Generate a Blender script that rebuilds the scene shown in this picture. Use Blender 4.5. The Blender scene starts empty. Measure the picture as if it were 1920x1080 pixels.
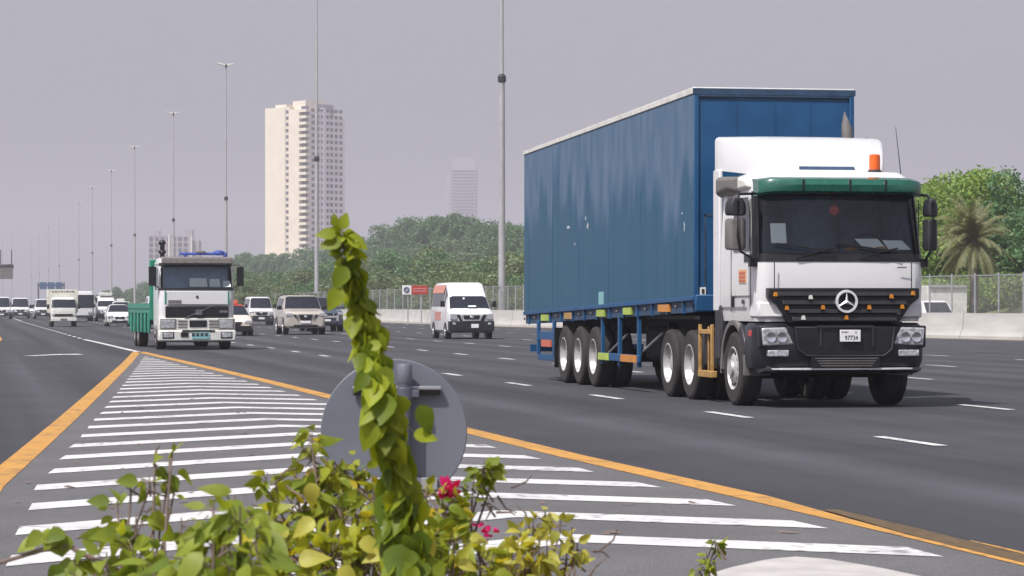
import bpy, bmesh, math, random
from mathutils import Vector, Matrix, Quaternion
R = math.radians
PI = math.pi
scn = bpy.context.scene
COL = scn.collection
rnd = random.Random(7)

# ------------------------------------------------------------------ camera
cam_d = bpy.data.cameras.new('camera')
cam = bpy.data.objects.new('camera', cam_d)
COL.objects.link(cam)
YAW = math.atan(1005 / 5400)
cam.location = (0, 0, 1.45)
cam.rotation_euler = (R(90), 0, -YAW)
cam_d.sensor_width = 36
cam_d.lens = 101.25
cam_d.shift_y = 32 / 1920
cam_d.clip_start = 0.1
cam_d.clip_end = 30000
cam_d.dof.use_dof = True
cam_d.dof.focus_distance = 42
cam_d.dof.aperture_fstop = 16
scn.camera = cam

# ------------------------------------------------------------------ sky and sun
SUN_EL = R(56)
az = R(40)
to_sun = Vector((-math.cos(az) * math.cos(SUN_EL), -math.sin(az) * math.cos(SUN_EL), math.sin(SUN_EL)))
w = bpy.data.worlds.new('World')
scn.world = w
w.use_nodes = True
nt = w.node_tree
nt.nodes.clear()
sky = nt.nodes.new('ShaderNodeTexSky')
sky.sky_type = 'NISHITA'
sky.sun_disc = False
sky.sun_elevation = SUN_EL
sky.sun_rotation = math.atan2(to_sun.x, to_sun.y)
sky.air_density = 1.6
sky.dust_density = 4.0
sky.ozone_density = 1.5
hs = nt.nodes.new('ShaderNodeHueSaturation')
hs.inputs['Saturation'].default_value = 0.22
hs.inputs['Value'].default_value = 1.0
mxs = nt.nodes.new('ShaderNodeMix')
mxs.data_type = 'RGBA'
mxs.blend_type = 'MULTIPLY'
mxs.inputs[0].default_value = 1.0
mxs.inputs[7].default_value = (0.96, 0.958, 1.10, 1)
bgd = nt.nodes.new('ShaderNodeBackground')
bgd.inputs['Strength'].default_value = 0.115
wout = nt.nodes.new('ShaderNodeOutputWorld')
nt.links.new(sky.outputs[0], hs.inputs['Color'])
nt.links.new(hs.outputs[0], mxs.inputs[6])
nt.links.new(mxs.outputs[2], bgd.inputs['Color'])
nt.links.new(bgd.outputs[0], wout.inputs['Surface'])
sd = bpy.data.lights.new('sun', 'SUN')
sd.energy = 4.9
sd.angle = R(0.6)
sd.color = (1.0, 0.955, 0.90)
sun = bpy.data.objects.new('sun', sd)
COL.objects.link(sun)
sun.rotation_euler = to_sun.to_track_quat('Z', 'Y').to_euler()
scn.view_settings.view_transform = 'Standard'
scn.view_settings.look = 'None'
scn.view_settings.exposure = 0.06
scn.view_settings.gamma = 1.0
scn.cycles.use_denoising = True
scn.cycles.max_bounces = 8
scn.cycles.transparent_max_bounces = 24
scn.cycles.volume_bounces = 0
scn.cycles.caustics_reflective = False
scn.cycles.caustics_refractive = False

# ------------------------------------------------------------------ pixel rays of the photograph (used to survey real positions)
CT, ST = math.cos(YAW), math.sin(YAW)
def D(px, py, d):
    r = (px - 960) / 5400 * d
    return Vector((ST * d + r * CT, CT * d - r * ST, 1.45 + (572 - py) / 5400 * d))
def G(px, py, z=0.0):
    return D(px, py, 5400 * (1.45 - z) / (py - 572))

# ------------------------------------------------------------------ materials
def mat(name, col, rough=0.5, metal=0.0, var=0.08, scale=6.0, bump=0.0, spec=0.5, coat=0.0, stretch=None, emit=None, rvar=0.1):
    m = bpy.data.materials.new(name)
    m.use_nodes = True
    t = m.node_tree
    b = t.nodes['Principled BSDF']
    b.inputs['Metallic'].default_value = metal
    b.inputs['Specular IOR Level'].default_value = spec
    b.inputs['Coat Weight'].default_value = coat
    tc = t.nodes.new('ShaderNodeTexCoord')
    n = t.nodes.new('ShaderNodeTexNoise')
    n.inputs['Scale'].default_value = scale
    n.inputs['Detail'].default_value = 5
    if stretch:
        mp = t.nodes.new('ShaderNodeMapping')
        mp.inputs['Scale'].default_value = stretch
        t.links.new(tc.outputs['Object'], mp.inputs[0])
        t.links.new(mp.outputs[0], n.inputs['Vector'])
    else:
        t.links.new(tc.outputs['Object'], n.inputs['Vector'])
    mr = t.nodes.new('ShaderNodeMapRange')
    mr.inputs[1].default_value = 0.3
    mr.inputs[2].default_value = 0.7
    mr.inputs[3].default_value = 1 - var
    mr.inputs[4].default_value = 1 + var
    t.links.new(n.outputs['Fac'], mr.inputs[0])
    mx = t.nodes.new('ShaderNodeMix')
    mx.data_type = 'RGBA'
    mx.blend_type = 'MULTIPLY'
    mx.inputs[0].default_value = 1
    mx.inputs[6].default_value = (*col, 1)
    t.links.new(mr.outputs[0], mx.inputs[7])
    t.links.new(mx.outputs[2], b.inputs['Base Color'])
    r2 = t.nodes.new('ShaderNodeMapRange')
    r2.inputs[1].default_value = 0.3
    r2.inputs[2].default_value = 0.7
    r2.inputs[3].default_value = max(0.02, rough - rvar)
    r2.inputs[4].default_value = min(1, rough + rvar)
    t.links.new(n.outputs['Fac'], r2.inputs[0])
    t.links.new(r2.outputs[0], b.inputs['Roughness'])
    if bump:
        bp = t.nodes.new('ShaderNodeBump')
        bp.inputs['Strength'].default_value = bump
        bp.inputs['Distance'].default_value = 0.01
        t.links.new(n.outputs['Fac'], bp.inputs['Height'])
        t.links.new(bp.outputs[0], b.inputs['Normal'])
    if emit:
        b.inputs['Emission Color'].default_value = (*emit[0], 1)
        b.inputs['Emission Strength'].default_value = emit[1]
    return m

M = {}
M['white'] = mat('white_paint', (.66, .66, .665), .32, var=.02, scale=3, coat=.3, rvar=.05)
M['oldwhite'] = mat('weathered_white_paint', (.62, .62, .58), .45, var=.12, scale=4)
M['cream'] = mat('cream_paint', (.68, .62, .54), .3, var=.04, coat=.3)
M['gold'] = mat('champagne_paint', (.52, .48, .42), .32, metal=.25, var=.015, coat=.4, rvar=.02, scale=2)
M['dkcar'] = mat('slate_blue_paint', (.08, .10, .15), .25, metal=.3, var=.05, coat=.4)
M['silver'] = mat('silver_paint', (.5, .5, .52), .3, metal=.5, var=.05)
M['red'] = mat('red_paint', (.42, .045, .035), .4, var=.08)
M['orange'] = mat('orange_red_stripe', (.55, .13, .07), .4, var=.1)
M['blk'] = mat('black_plastic', (.008, .008, .01), .4, var=.2)
M['dgrey'] = mat('dark_grey_plastic', (.022, .022, .027), .5, var=.2)
M['bump'] = mat('bumper_plastic', (.013, .014, .02), .4, var=.2, scale=4)
M['mgrey'] = mat('grey_plastic', (.14, .13, .125), .55, var=.15)
M['rub'] = mat('tyre_rubber', (.028, .024, .024), .85, var=.25, scale=9)
M['under'] = mat('grimy_chassis', (.008, .008, .009), .8, var=.3)
M['chrome'] = mat('chrome', (.75, .75, .77), .15, metal=1, var=.05, rvar=.05)
M['starm'] = mat('satin_chrome', (.78, .78, .8), .3, metal=.35, var=.03)
M['pinkred'] = mat('faded_red_stripe', (.58, .24, .18), .45, var=.15)
M['alu'] = mat('wheel_alloy', (.52, .51, .5), .42, metal=.4, var=.25, scale=5)
M['steel'] = mat('galvanised_steel', (.42, .43, .45), .45, metal=.6, var=.12, scale=5)
M['pole'] = mat('mast_steel', (.38, .38, .39), .55, metal=.2, var=.1, scale=1)
M['glass'] = mat('dark_glass', (.012, .016, .024), .06, var=.2, rvar=.03)
M['lamp'] = mat('lamp_glass', (.46, .47, .5), .18, metal=.35, var=.5, scale=22)
M['amber'] = mat('amber_plastic', (.55, .21, .02), .35, var=.1)
M['beacon'] = mat('orange_beacon_plastic', (.75, .13, .02), .25, var=.1)
M['redl'] = mat('red_lens', (.45, .02, .02), .25)
M['lime'] = mat('lime_reflector', (.36, .47, .07), .4, var=.2)
M['ylw'] = mat('yellow_frame_paint', (.38, .22, .07), .55, var=.25, scale=8)
M['blue'] = mat('trailer_blue', (.006, .07, .18), .5, var=.12, scale=2)
M['navy'] = mat('navy_rail', (.022, .055, .11), .6, var=.3)
M['green'] = mat('green_flatbed_paint', (.02, .22, .14), .5, var=.18)
M['visor'] = mat('green_visor_plastic', (.009, .095, .062), .22, var=.15, coat=.5)
M['bluetarp'] = mat('blue_tarpaulin', (.03, .06, .28), .6, var=.2)
M['paper'] = mat('paper', (.88, .93, .93), .8, var=.04)
M['plate'] = mat('white_plate', (.75, .75, .75), .5, var=.03)
M['teal'] = mat('teal_plate', (.2, .42, .45), .5, var=.1)
M['ink'] = mat('black_ink', (.03, .03, .03), .6)
M['greyink'] = mat('grey_ink', (.25, .25, .27), .6)
M['conc'] = mat('barrier_concrete', (.43, .42, .40), .85, var=.12, scale=1.2, bump=.2, stretch=(1, .3, 2))
M['kerb'] = mat('kerb_concrete', (.42, .4, .38), .85, var=.14, scale=5, bump=.3)
M['signgrey'] = mat('sign_back_grey', (.13, .142, .17), .5, var=.06, scale=3)
M['signpost'] = mat('sign_post_paint', (.085, .09, .12), .5, var=.15, scale=9)
M['slat'] = mat('grille_slat_black', (.014, .014, .016), .35)
M['scuff'] = mat('chalky_scuff', (.36, .40, .45), .8, var=.3, scale=20)
M['soil'] = mat('planter_soil', (.13, .1, .075), .95, var=.4, scale=14, bump=.6)
M['twig'] = mat('dry_twig', (.16, .115, .095), .9, var=.3, scale=20)
M['trunk'] = mat('tree_bark', (.12, .095, .075), .9, var=.3)
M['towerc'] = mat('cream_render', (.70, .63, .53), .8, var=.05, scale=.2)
M['towerg'] = mat('shade_tinted_render', (.66, .61, .68), .7, var=.06, scale=.2)  # lavender shade of the tower's right face put into the base colour
M['wing'] = mat('window_glass_grey', (.10, .10, .13), .25, var=.2, scale=.5)
M['far'] = mat('pale_tower_render', (.33, .30, .33), .8, var=.05, scale=.1)
M['white_road0'] = mat('road_paint_white', (.56, .555, .54), .8, var=.14, scale=7)
M['yel_road0'] = mat('road_paint_yellow', (.50, .245, .04), .8, var=.2, scale=4)
M['blacktop'] = mat('black_load', (.03, .03, .035), .7)
M['bluesign'] = mat('blue_road_sign', (.03, .08, .17), .5)
M['interior'] = mat('cab_interior', (.24, .34, .48), .8, var=.2)  # bright bluish lining stands in for sky reflected in the windscreen
M['seat'] = mat('seat_fabric', (.09, .12, .17), .9, var=.2)

def worn_paint(name, col, under, wear, sc):
    m = mat(name, col, .8, var=.12, scale=1.3)
    t = m.node_tree
    b = t.nodes['Principled BSDF']
    src = b.inputs['Base Color'].links[0].from_socket
    tc = t.nodes.new('ShaderNodeTexCoord')
    def nz(scale, det):
        n = t.nodes.new('ShaderNodeTexNoise')
        n.inputs['Scale'].default_value = scale
        n.inputs['Detail'].default_value = det
        t.links.new(tc.outputs['Object'], n.inputs['Vector'])
        return n.outputs['Fac']
    a = t.nodes.new('ShaderNodeMath')
    a.operation = 'MULTIPLY_ADD'
    a.inputs[1].default_value = .6
    t.links.new(nz(.9, 3), a.inputs[0])
    t.links.new(nz(sc, 6), a.inputs[2])
    mr = t.nodes.new('ShaderNodeMapRange')
    mr.inputs[1].default_value = wear
    mr.inputs[2].default_value = wear + .14
    mr.inputs[3].default_value = 0
    mr.inputs[4].default_value = .8
    t.links.new(a.outputs[0], mr.inputs[0])
    mx = t.nodes.new('ShaderNodeMix')
    mx.data_type = 'RGBA'
    t.links.new(mr.outputs[0], mx.inputs[0])
    t.links.new(src, mx.inputs[6])
    mx.inputs[7].default_value = (*under, 1)
    t.links.new(mx.outputs[2], b.inputs['Base Color'])
    return m
M['white_road'] = worn_paint('worn_white_road_paint', (.56, .555, .55), (.14, .135, .135), .86, 9)
M['yel_road'] = worn_paint('worn_yellow_road_paint', (.47, .24, .05), (.2, .12, .06), .84, 7)
def leaf_mat(name, c1, c2, trans=.45, c3=None):
    m = bpy.data.materials.new(name)
    m.use_nodes = True
    t = m.node_tree
    b = t.nodes['Principled BSDF']
    out = t.nodes['Material Output']
    g = t.nodes.new('ShaderNodeNewGeometry')
    cr = t.nodes.new('ShaderNodeValToRGB')
    cr.color_ramp.elements[0].color = (*c1, 1)
    cr.color_ramp.elements[1].color = (*c2, 1)
    if c3:
        e = cr.color_ramp.elements.new(.9)
        e.color = (*c2, 1)
        cr.color_ramp.elements[2].color = (*c3, 1)
    t.links.new(g.outputs['Random Per Island'], cr.inputs[0])
    tc = t.nodes.new('ShaderNodeTexCoord')
    n = t.nodes.new('ShaderNodeTexNoise')
    n.inputs['Scale'].default_value = 25
    t.links.new(tc.outputs['Object'], n.inputs['Vector'])
    mr = t.nodes.new('ShaderNodeMapRange')
    mr.inputs[3].default_value = .75
    mr.inputs[4].default_value = 1.25
    t.links.new(n.outputs['Fac'], mr.inputs[0])
    mx = t.nodes.new('ShaderNodeMix')
    mx.data_type = 'RGBA'
    mx.blend_type = 'MULTIPLY'
    mx.inputs[0].default_value = 1
    t.links.new(cr.outputs[0], mx.inputs[6])
    t.links.new(mr.outputs[0], mx.inputs[7])
    t.links.new(mx.outputs[2], b.inputs['Base Color'])
    b.inputs['Roughness'].default_value = .5
    b.inputs['Specular IOR Level'].default_value = .35
    tr = t.nodes.new('ShaderNodeBsdfTranslucent')
    mt = t.nodes.new('ShaderNodeMix')
    mt.data_type = 'RGBA'
    mt.blend_type = 'MULTIPLY'
    mt.inputs[0].default_value = 1
    mt.inputs[7].default_value = (1.5, 1.35, .5, 1)
    t.links.new(mx.outputs[2], mt.inputs[6])
    t.links.new(mt.outputs[2], tr.inputs['Color'])
    ms = t.nodes.new('ShaderNodeMixShader')
    ms.inputs[0].default_value = trans
    t.links.new(b.outputs[0], ms.inputs[1])
    t.links.new(tr.outputs[0], ms.inputs[2])
    t.links.new(ms.outputs[0], out.inputs['Surface'])
    return m
M['leaf'] = leaf_mat('bougainvillea_leaf', (.16, .22, .02), (.38, .40, .045), .45, (.6, .46, .04))
M['leafd'] = leaf_mat('bougainvillea_dark_leaf', (.12, .18, .02), (.30, .36, .045), .45)
M['leafs'] = leaf_mat('bougainvillea_shoot_leaf', (.10, .16, .01), (.37, .43, .03), .5)
M['leafp'] = leaf_mat('bougainvillea_pale_leaf', (.34, .36, .07), (.52, .48, .09), .4)
M['petal'] = leaf_mat('bougainvillea_bract', (.55, .01, .13), (.65, .02, .2), .35)
M['treed'] = leaf_mat('tree_leaf_dark', (.05, .12, .048), (.12, .225, .085), .22)
M['treeo'] = leaf_mat('tree_leaf_olive', (.085, .13, .05), (.17, .22, .09), .2)
M['treel'] = leaf_mat('tree_leaf_light', (.12, .22, .045), (.27, .38, .08), .3)
M['treeg'] = leaf_mat('tree_leaf_mid_green', (.065, .12, .05), (.14, .21, .085), .2)
M['palm'] = leaf_mat('palm_leaf', (.11, .13, .055), (.25, .24, .12), .2)

# see-through windscreen glass
def glass_mat(name, tint, gl=.1):
    m = bpy.data.materials.new(name)
    m.use_nodes = True
    t = m.node_tree
    t.nodes.remove(t.nodes['Principled BSDF'])
    out = t.nodes['Material Output']
    tr = t.nodes.new('ShaderNodeBsdfTransparent')
    tr.inputs[0].default_value = (*tint, 1)
    gs = t.nodes.new('ShaderNodeBsdfGlossy')
    gs.inputs['Roughness'].default_value = .03
    fr = t.nodes.new('ShaderNodeFresnel')
    fr.inputs[0].default_value = 1.5
    ms = t.nodes.new('ShaderNodeMixShader')
    t.links.new(fr.outputs[0], ms.inputs[0])
    t.links.new(tr.outputs[0], ms.inputs[1])
    t.links.new(gs.outputs[0], ms.inputs[2])
    t.links.new(ms.outputs[0], out.inputs[0])
    return m
M['screen'] = glass_mat('windscreen_glass', (.93, .98, .98))

# ------------------------------------------------------------------ mesh building
class MB:
    def __init__(s):
        s.v, s.f, s.m = [], [], []
    def add(s, vs, fs, mi=0):
        o = len(s.v)
        s.v += [tuple(p) for p in vs]
        s.f += [tuple(i + o for i in f) for f in fs]
        s.m += [mi] * len(fs)
        return s
    def box(s, c, d, mi=0, rot=None):
        hx, hy, hz = d[0] / 2, d[1] / 2, d[2] / 2
        vs = [Vector((x, y, z)) for x in (-hx, hx) for y in (-hy, hy) for z in (-hz, hz)]
        if rot: vs = [rot @ p for p in vs]
        vs = [p + Vector(c) for p in vs]
        return s.add(vs, [(0, 1, 3, 2), (4, 6, 7, 5), (0, 4, 5, 1), (2, 3, 7, 6), (0, 2, 6, 4), (1, 5, 7, 3)], mi)
    def hexa(s, p, mi=0):
        return s.add(p, [(0, 1, 2, 3), (7, 6, 5, 4), (0, 4, 5, 1), (1, 5, 6, 2), (2, 6, 7, 3), (3, 7, 4, 0)], mi)
    def quad(s, p, mi=0):
        return s.add(p, [tuple(range(len(p)))], mi)
    def loft(s, rings, cap=True, closed=True, mi=0, skip=None):
        n = len(rings[0])
        vs = [p for r in rings for p in r]
        fs = []
        for i in range(len(rings) - 1):
            for j in range(n if closed else n - 1):
                if skip and skip(i, j): continue
                k = (j + 1) % n
                fs.append((i * n + j, i * n + k, (i + 1) * n + k, (i + 1) * n + j))
        if cap:
            fs.append(tuple(range(n)))
            fs.append(tuple((len(rings) - 1) * n + j for j in reversed(range(n))))
        return s.add(vs, fs, mi)
    def tube(s, path, r, n=8, mi=0):
        path = [Vector(p) for p in path]
        rs = r if isinstance(r, (list, tuple)) else [r] * len(path)
        rings = []
        for i, p in enumerate(path):
            a = path[max(i - 1, 0)]
            b = path[min(i + 1, len(path) - 1)]
            q = (b - a).to_track_quat('Z', 'Y')
            rings.append([p + q @ Vector((math.cos(2 * PI * k / n) * rs[i], math.sin(2 * PI * k / n) * rs[i], 0)) for k in range(n)])
        return s.loft(rings, mi=mi)
    def lathe(s, prof, c, axis='x', n=24, mi=0, sgn=1, cap=True):
        rings = []
        for (r, h) in prof:
            ring = []
            for k in range(n):
                a = 2 * PI * k / n
                u, v = math.cos(a) * r, math.sin(a) * r
                p = {'x': (sgn * h, u, v), 'y': (u, sgn * h, v), 'z': (u, v, sgn * h)}[axis]
                ring.append(Vector(c) + Vector(p))
            rings.append(ring)
        if cap == 'end':
            s.loft(rings, cap=False, mi=mi)
            k0 = len(s.v) - n
            s.f.append(tuple(range(k0, k0 + n)))
            s.m.append(mi)
            return s
        return s.loft(rings, mi=mi, cap=cap)
    def ell(s, c, d, n=14, m=8, mi=0):
        rings = []
        for i in range(1, m):
            t = PI * i / m
            rings.append([Vector(c) + Vector((math.sin(t) * math.cos(2 * PI * k / n) * d[0] / 2, math.sin(t) * math.sin(2 * PI * k / n) * d[1] / 2, math.cos(t) * d[2] / 2)) for k in range(n)])
        return s.loft(rings, mi=mi)
    def prism(s, poly, a, b, axis='y', mi=0):
        f = {'y': lambda u, v, t: Vector((u, t, v)), 'x': lambda u, v, t: Vector((t, u, v)), 'z': lambda u, v, t: Vector((u, v, t))}[axis]
        return s.loft([[f(u, v, a) for u, v in poly], [f(u, v, b) for u, v in poly]], mi=mi)
    def build(s, name, mats, parent=None, bevel=0, smooth=True, fix=True, ang=35):
        me = bpy.data.meshes.new(name)
        me.from_pydata(s.v, [], s.f)
        for mm in (mats if isinstance(mats, (list, tuple)) else [mats]):
            me.materials.append(M[mm] if isinstance(mm, str) else mm)
        me.polygons.foreach_set('material_index', s.m)
        if fix:
            bm = bmesh.new()
            bm.from_mesh(me)
            bmesh.ops.recalc_face_normals(bm, faces=bm.faces)
            bm.to_mesh(me)
            bm.free()
        if smooth:
            me.polygons.foreach_set('use_smooth', [True] * len(me.polygons))
            me.set_sharp_from_angle(angle=R(ang))
        me.update()
        o = bpy.data.objects.new(name, me)
        COL.objects.link(o)
        if parent: o.parent = parent
        if bevel:
            b = o.modifiers.new('bevel', 'BEVEL')
            b.width = bevel
            b.segments = 2
            b.limit_method = 'ANGLE'
            b.angle_limit = R(40)
        return o

def tag(o, label=None, cat=None, group=None, kind=None):
    if label: o['label'] = label
    if cat: o['category'] = cat
    if group: o['group'] = group
    if kind: o['kind'] = kind
    return o
def thing(name, label, cat, loc=(0, 0, 0), rz=0, group=None):
    o = bpy.data.objects.new(name, None)
    o.empty_display_size = .2
    COL.objects.link(o)
    o.location = loc
    o.rotation_euler = (0, 0, rz)
    return tag(o, label, cat, group)
def struct(o): return tag(o, kind='structure')
def copy_tree(o, parent=None):
    c = o.copy()
    COL.objects.link(c)
    if parent: c.parent = parent
    for ch in list(o.children): copy_tree(ch, c)
    return c
def text(body, size, mtl, parent, loc, rot, name='lettering', ext=.002, sx=1):
    cu = bpy.data.curves.new('t', 'FONT')
    cu.body = body
    cu.size = size
    cu.extrude = ext
    cu.align_x = 'CENTER'
    cu.align_y = 'CENTER'
    to = bpy.data.objects.new('t', cu)
    COL.objects.link(to)
    dg = bpy.context.evaluated_depsgraph_get()
    me = bpy.data.meshes.new_from_object(to.evaluated_get(dg))
    bpy.data.objects.remove(to)
    me.materials.clear()
    me.materials.append(M[mtl])
    o = bpy.data.objects.new(name, me)
    COL.objects.link(o)
    o.parent = parent
    o.location = loc
    o.rotation_euler = rot
    o.scale = (sx, 1, 1)
    return o

# ------------------------------------------------------------------ ground, roads, markings
def ground_mat(name, base, v1, v2, sc, lanes=False, bump=.3, rough=.85, speck=.25):
    m = bpy.data.materials.new(name)
    m.use_nodes = True
    t = m.node_tree
    b = t.nodes['Principled BSDF']
    tc = t.nodes.new('ShaderNodeTexCoord')
    def noise(scale, st=(1, 1, 1), det=4):
        mp = t.nodes.new('ShaderNodeMapping')
        mp.inputs['Scale'].default_value = st
        t.links.new(tc.outputs['Object'], mp.inputs[0])
        n = t.nodes.new('ShaderNodeTexNoise')
        n.inputs['Scale'].default_value = scale
        n.inputs['Detail'].default_value = det
        t.links.new(mp.outputs[0], n.inputs['Vector'])
        return n
    def rng(src, a, b_, lo=.3, hi=.7):
        mr = t.nodes.new('ShaderNodeMapRange')
        mr.inputs[1].default_value = lo
        mr.inputs[2].default_value = hi
        mr.inputs[3].default_value = a
        mr.inputs[4].default_value = b_
        t.links.new(src, mr.inputs[0])
        return mr.outputs[0]
    def mul(a, b_):
        k = t.nodes.new('ShaderNodeMath')
        k.operation = 'MULTIPLY'
        t.links.new(a, k.inputs[0])
        t.links.new(b_, k.inputs[1])
        return k.outputs[0]
    big = rng(noise(sc).outputs['Fac'], 1 - v1, 1 + v1)
    streak = rng(noise(1.0, (1.1, .012, 1)).outputs['Fac'], 1 - v2, 1 + v2)
    fine = noise(90, det=2)
    fn = rng(fine.outputs['Fac'], 1 - speck, 1 + speck)
    fac = mul(mul(big, streak), fn)
    if lanes:
        sp = t.nodes.new('ShaderNodeSeparateXYZ')
        t.links.new(tc.outputs['Object'], sp.inputs[0])
        k = t.nodes.new('ShaderNodeMath')
        k.operation = 'MULTIPLY_ADD'
        k.inputs[1].default_value = 2 * PI / 2.15
        k.inputs[2].default_value = -9.72 * 2 * PI / 2.15
        t.links.new(sp.outputs[0], k.inputs[0])
        c = t.nodes.new('ShaderNodeMath')
        c.operation = 'COSINE'
        t.links.new(k.outputs[0], c.inputs[0])
        fac = mul(fac, rng(c.outputs[0], .86, 1.13, -1, 1))
    mx = t.nodes.new('ShaderNodeMix')
    mx.data_type = 'RGBA'
    mx.blend_type = 'MULTIPLY'
    mx.inputs[0].default_value = 1
    mx.inputs[6].default_value = (*base, 1)
    t.links.new(fac, mx.inputs[7])
    t.links.new(mx.outputs[2], b.inputs['Base Color'])
    b.inputs['Roughness'].default_value = rough
    b.inputs['Specular IOR Level'].default_value = .3
    bp = t.nodes.new('ShaderNodeBump')
    bp.inputs['Strength'].default_value = bump
    bp.inputs['Distance'].default_value = .004
    t.links.new(fine.outputs['Fac'], bp.inputs['Height'])
    t.links.new(bp.outputs[0], b.inputs['Normal'])
    return m
M['asphalt'] = ground_mat('asphalt', (.05, .05, .057), .14, .26, .35, lanes=True)
M['gore'] = ground_mat('worn_asphalt', (.112, .109, .113), .12, .08, .8, speck=.45)
M['sand'] = ground_mat('sandy_ground', (.26, .22, .17), .2, .1, .2)
M['grass'] = ground_mat('dry_grass', (.15, .18, .075), .35, .1, .6, speck=.5)

def sheet(name, polys, z, m):
    mb = MB()
    for p in polys: mb.quad([(x, y, z) for x, y in p])
    return struct(mb.build(name, m, fix=False, smooth=False))
def strip_poly(path, wd):
    out = []
    L, Rr = [], []
    for i, p in enumerate(path):
        a = Vector(path[max(i - 1, 0)])
        b = Vector(path[min(i + 1, len(path) - 1)])
        t = (b - a).normalized()
        n = Vector((-t.y, t.x)) * wd / 2
        L.append(Vector(p) + n)
        Rr.append(Vector(p) - n)
    for i in range(len(path) - 1): out.append([L[i], L[i + 1], Rr[i + 1], Rr[i]][::-1])
    return out
sheet('ground', [[(-4900, -900), (4900, -900), (4900, 6900), (-4900, 6900)]], 0, 'sand')
BAR = [(52.0, 40), (47.6, 75), (43.1, 114.5), (39.0, 152), (36.0, 190), (35.3, 205), (34.4, 242), (33.8, 300), (33.6, 420), (33.4, 700), (33.2, 1200)]
sheet('highway', [[(-14, -20), (54, -20), (50.5, 50), (43.1, 114.5), (36.0, 190), (33.8, 300), (33.2, 1200), (32.8, 4200), (0.2, 4200), (0.2, 122), (-14, 80)]], .004, 'asphalt')
GL = [(-.9, -6), (-.62, 5), (-.2, 15), (.16, 23.2), (.53, 28.1), (1.14, 36.3), (2.32, 52.7), (3.62, 71), (4.86, 89.3)]
GR = [(5.95, -6), (5.93, 5), (5.84, 15.4), (5.73, 21), (5.58, 27), (5.5, 40), (5.42, 54), (5.2, 72), (4.98, 89.3)]
def interp(path, y):
    for (x0, y0), (x1, y1) in zip(path, path[1:]):
        if y0 <= y <= y1: return x0 + (x1 - x0) * (y - y0) / (y1 - y0)
    return path[-1][0]
polys = []
ys = [-6, 5, 15.4, 23.2, 28.1, 36.3, 45, 54, 63, 72, 80, 89]
for a, b in zip(ys, ys[1:]):
    polys.append([(interp(GL, a), a), (interp(GR, a), a), (interp(GR, b), b), (interp(GL, b), b)])
sheet('gore_area', polys, .008, 'gore')
sheet('yellow_edge_line', strip_poly([(x - .09 + .0011 * y, y) for x, y in GL], .24) + strip_poly([p for p in GR if p[1] >= 21], .28) + strip_poly([(.95, 150), (.93, 122), (.72, 113)], .3), .012, 'yel_road')
# near end of the right edge line: worn to a thin line, a brown rusty band and a fresh line
XR = lambda y: interp(GR, y)
def band(y0, y1, a0, b0, a1, b1): return [(XR(y0) + a0, y0), (XR(y0) + b0, y0), (XR(y1) + b1, y1), (XR(y1) + a1, y1)]
sheet('yellow_worn_line', [band(17.2, 21, -.14, -.07, -.14, .14), band(5, 17.2, -.14, -.10, -.14, -.07), band(13.8, 16.8, .07, .19, .155, .17), band(5, 13.8, .07, .2, .07, .19)], .012, 'yel_road')
M['rust'] = mat('rusty_band', (.10, .065, .03), .9, var=.6, scale=9, stretch=(9, .35, 1))
sheet('rusty_band', [band(13.8, 17.2, -.09, .06, -.065, .15), band(17.2, 19.5, -.06, .16, .09, .2), band(5, 13.8, -.095, .06, -.095, .06)], .013, 'rust')
# chevron stripes
polys = []
k = 0
y = 27.6 - 2.1 * 5
while y < 86:
    ya = y
    xa = max(3.6, (interp(GL, min(ya, 88)) + interp(GR, min(ya, 88))) / 2)
    wd = .58
    def clipx(side, yy0, slope):
        xx = xa
        while True:
            xx += side * .04
            yy = yy0 - abs(xx - xa) * slope
            if yy < -5: break
            if side < 0 and xx < interp(GL, yy) + .33: break
            if side > 0 and xx > interp(GR, yy) - .42: break
        return xx
    sl, sr = .9, .74
    xl = clipx(-1, ya, sl)
    xl2 = clipx(-1, ya + wd * 1.3, sl)
    xr = clipx(1, ya, sr)
    xr2 = clipx(1, ya + wd, sr)
    if xl < xa - .1:
        top = ya + wd * 1.15
        polys.append([(xl, ya - (xa - xl) * sl), (xa, ya), (xa, top), (xl2, top - (xa - xl2) * sl)])
        polys.append([(xa, ya), (xr, ya - (xr - xa) * sr), (xr2, top - (xr2 - xa) * sr), (xa, top)])
    y += 2.1
    k += 1
sheet('chevron_stripes', polys, .012, 'white_road')
polys = []
LINES = [(9.72, 28.2), (14.0, 37.7 - 29.8), (18.2, 31), (22.5, 27), (27.0, 33), (31.2, 120)]
for li, (x, y0) in enumerate(LINES):
    y = y0 - 14.9
    while y < 700:
        if li < 5 or y > 160: pass
        bx = interp(BAR, max(y, 40)) if y < 1200 else 33
        if x < bx - 1.5: polys.append([(x - .075, y), (x + .075, y), (x + .075, y + 2.1), (x - .075, y + 2.1)])
        y += 7.45
polys += strip_poly([(4.9, 89.3), (4.6, 113), (4.45, 122)], .2)
y = 125
while y < 260:
    polys += strip_poly([(4.42 - (y - 125) * .004, y), (4.42 - (y + 2 - 125) * .004, y + 3)], .16)
    y += 6
polys += strip_poly([(4.0, 265), (3.8, 700)], .16)
# lane arrow on the slip road
A0, A1 = Vector(G(52, 668).xy), Vector(G(112, 665.5).xy)
dv = (A1 - A0).normalized()
nv = Vector((-dv.y, dv.x))
polys.append([A0 - nv * .18, A1 - nv * .18, A1 + nv * .18, A0 + nv * .18])
polys.append([A1 - nv * .75, A1 + dv * 1.3, A1 + nv * .75])
sheet('lane_markings', polys, .012, 'white_road')
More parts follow.
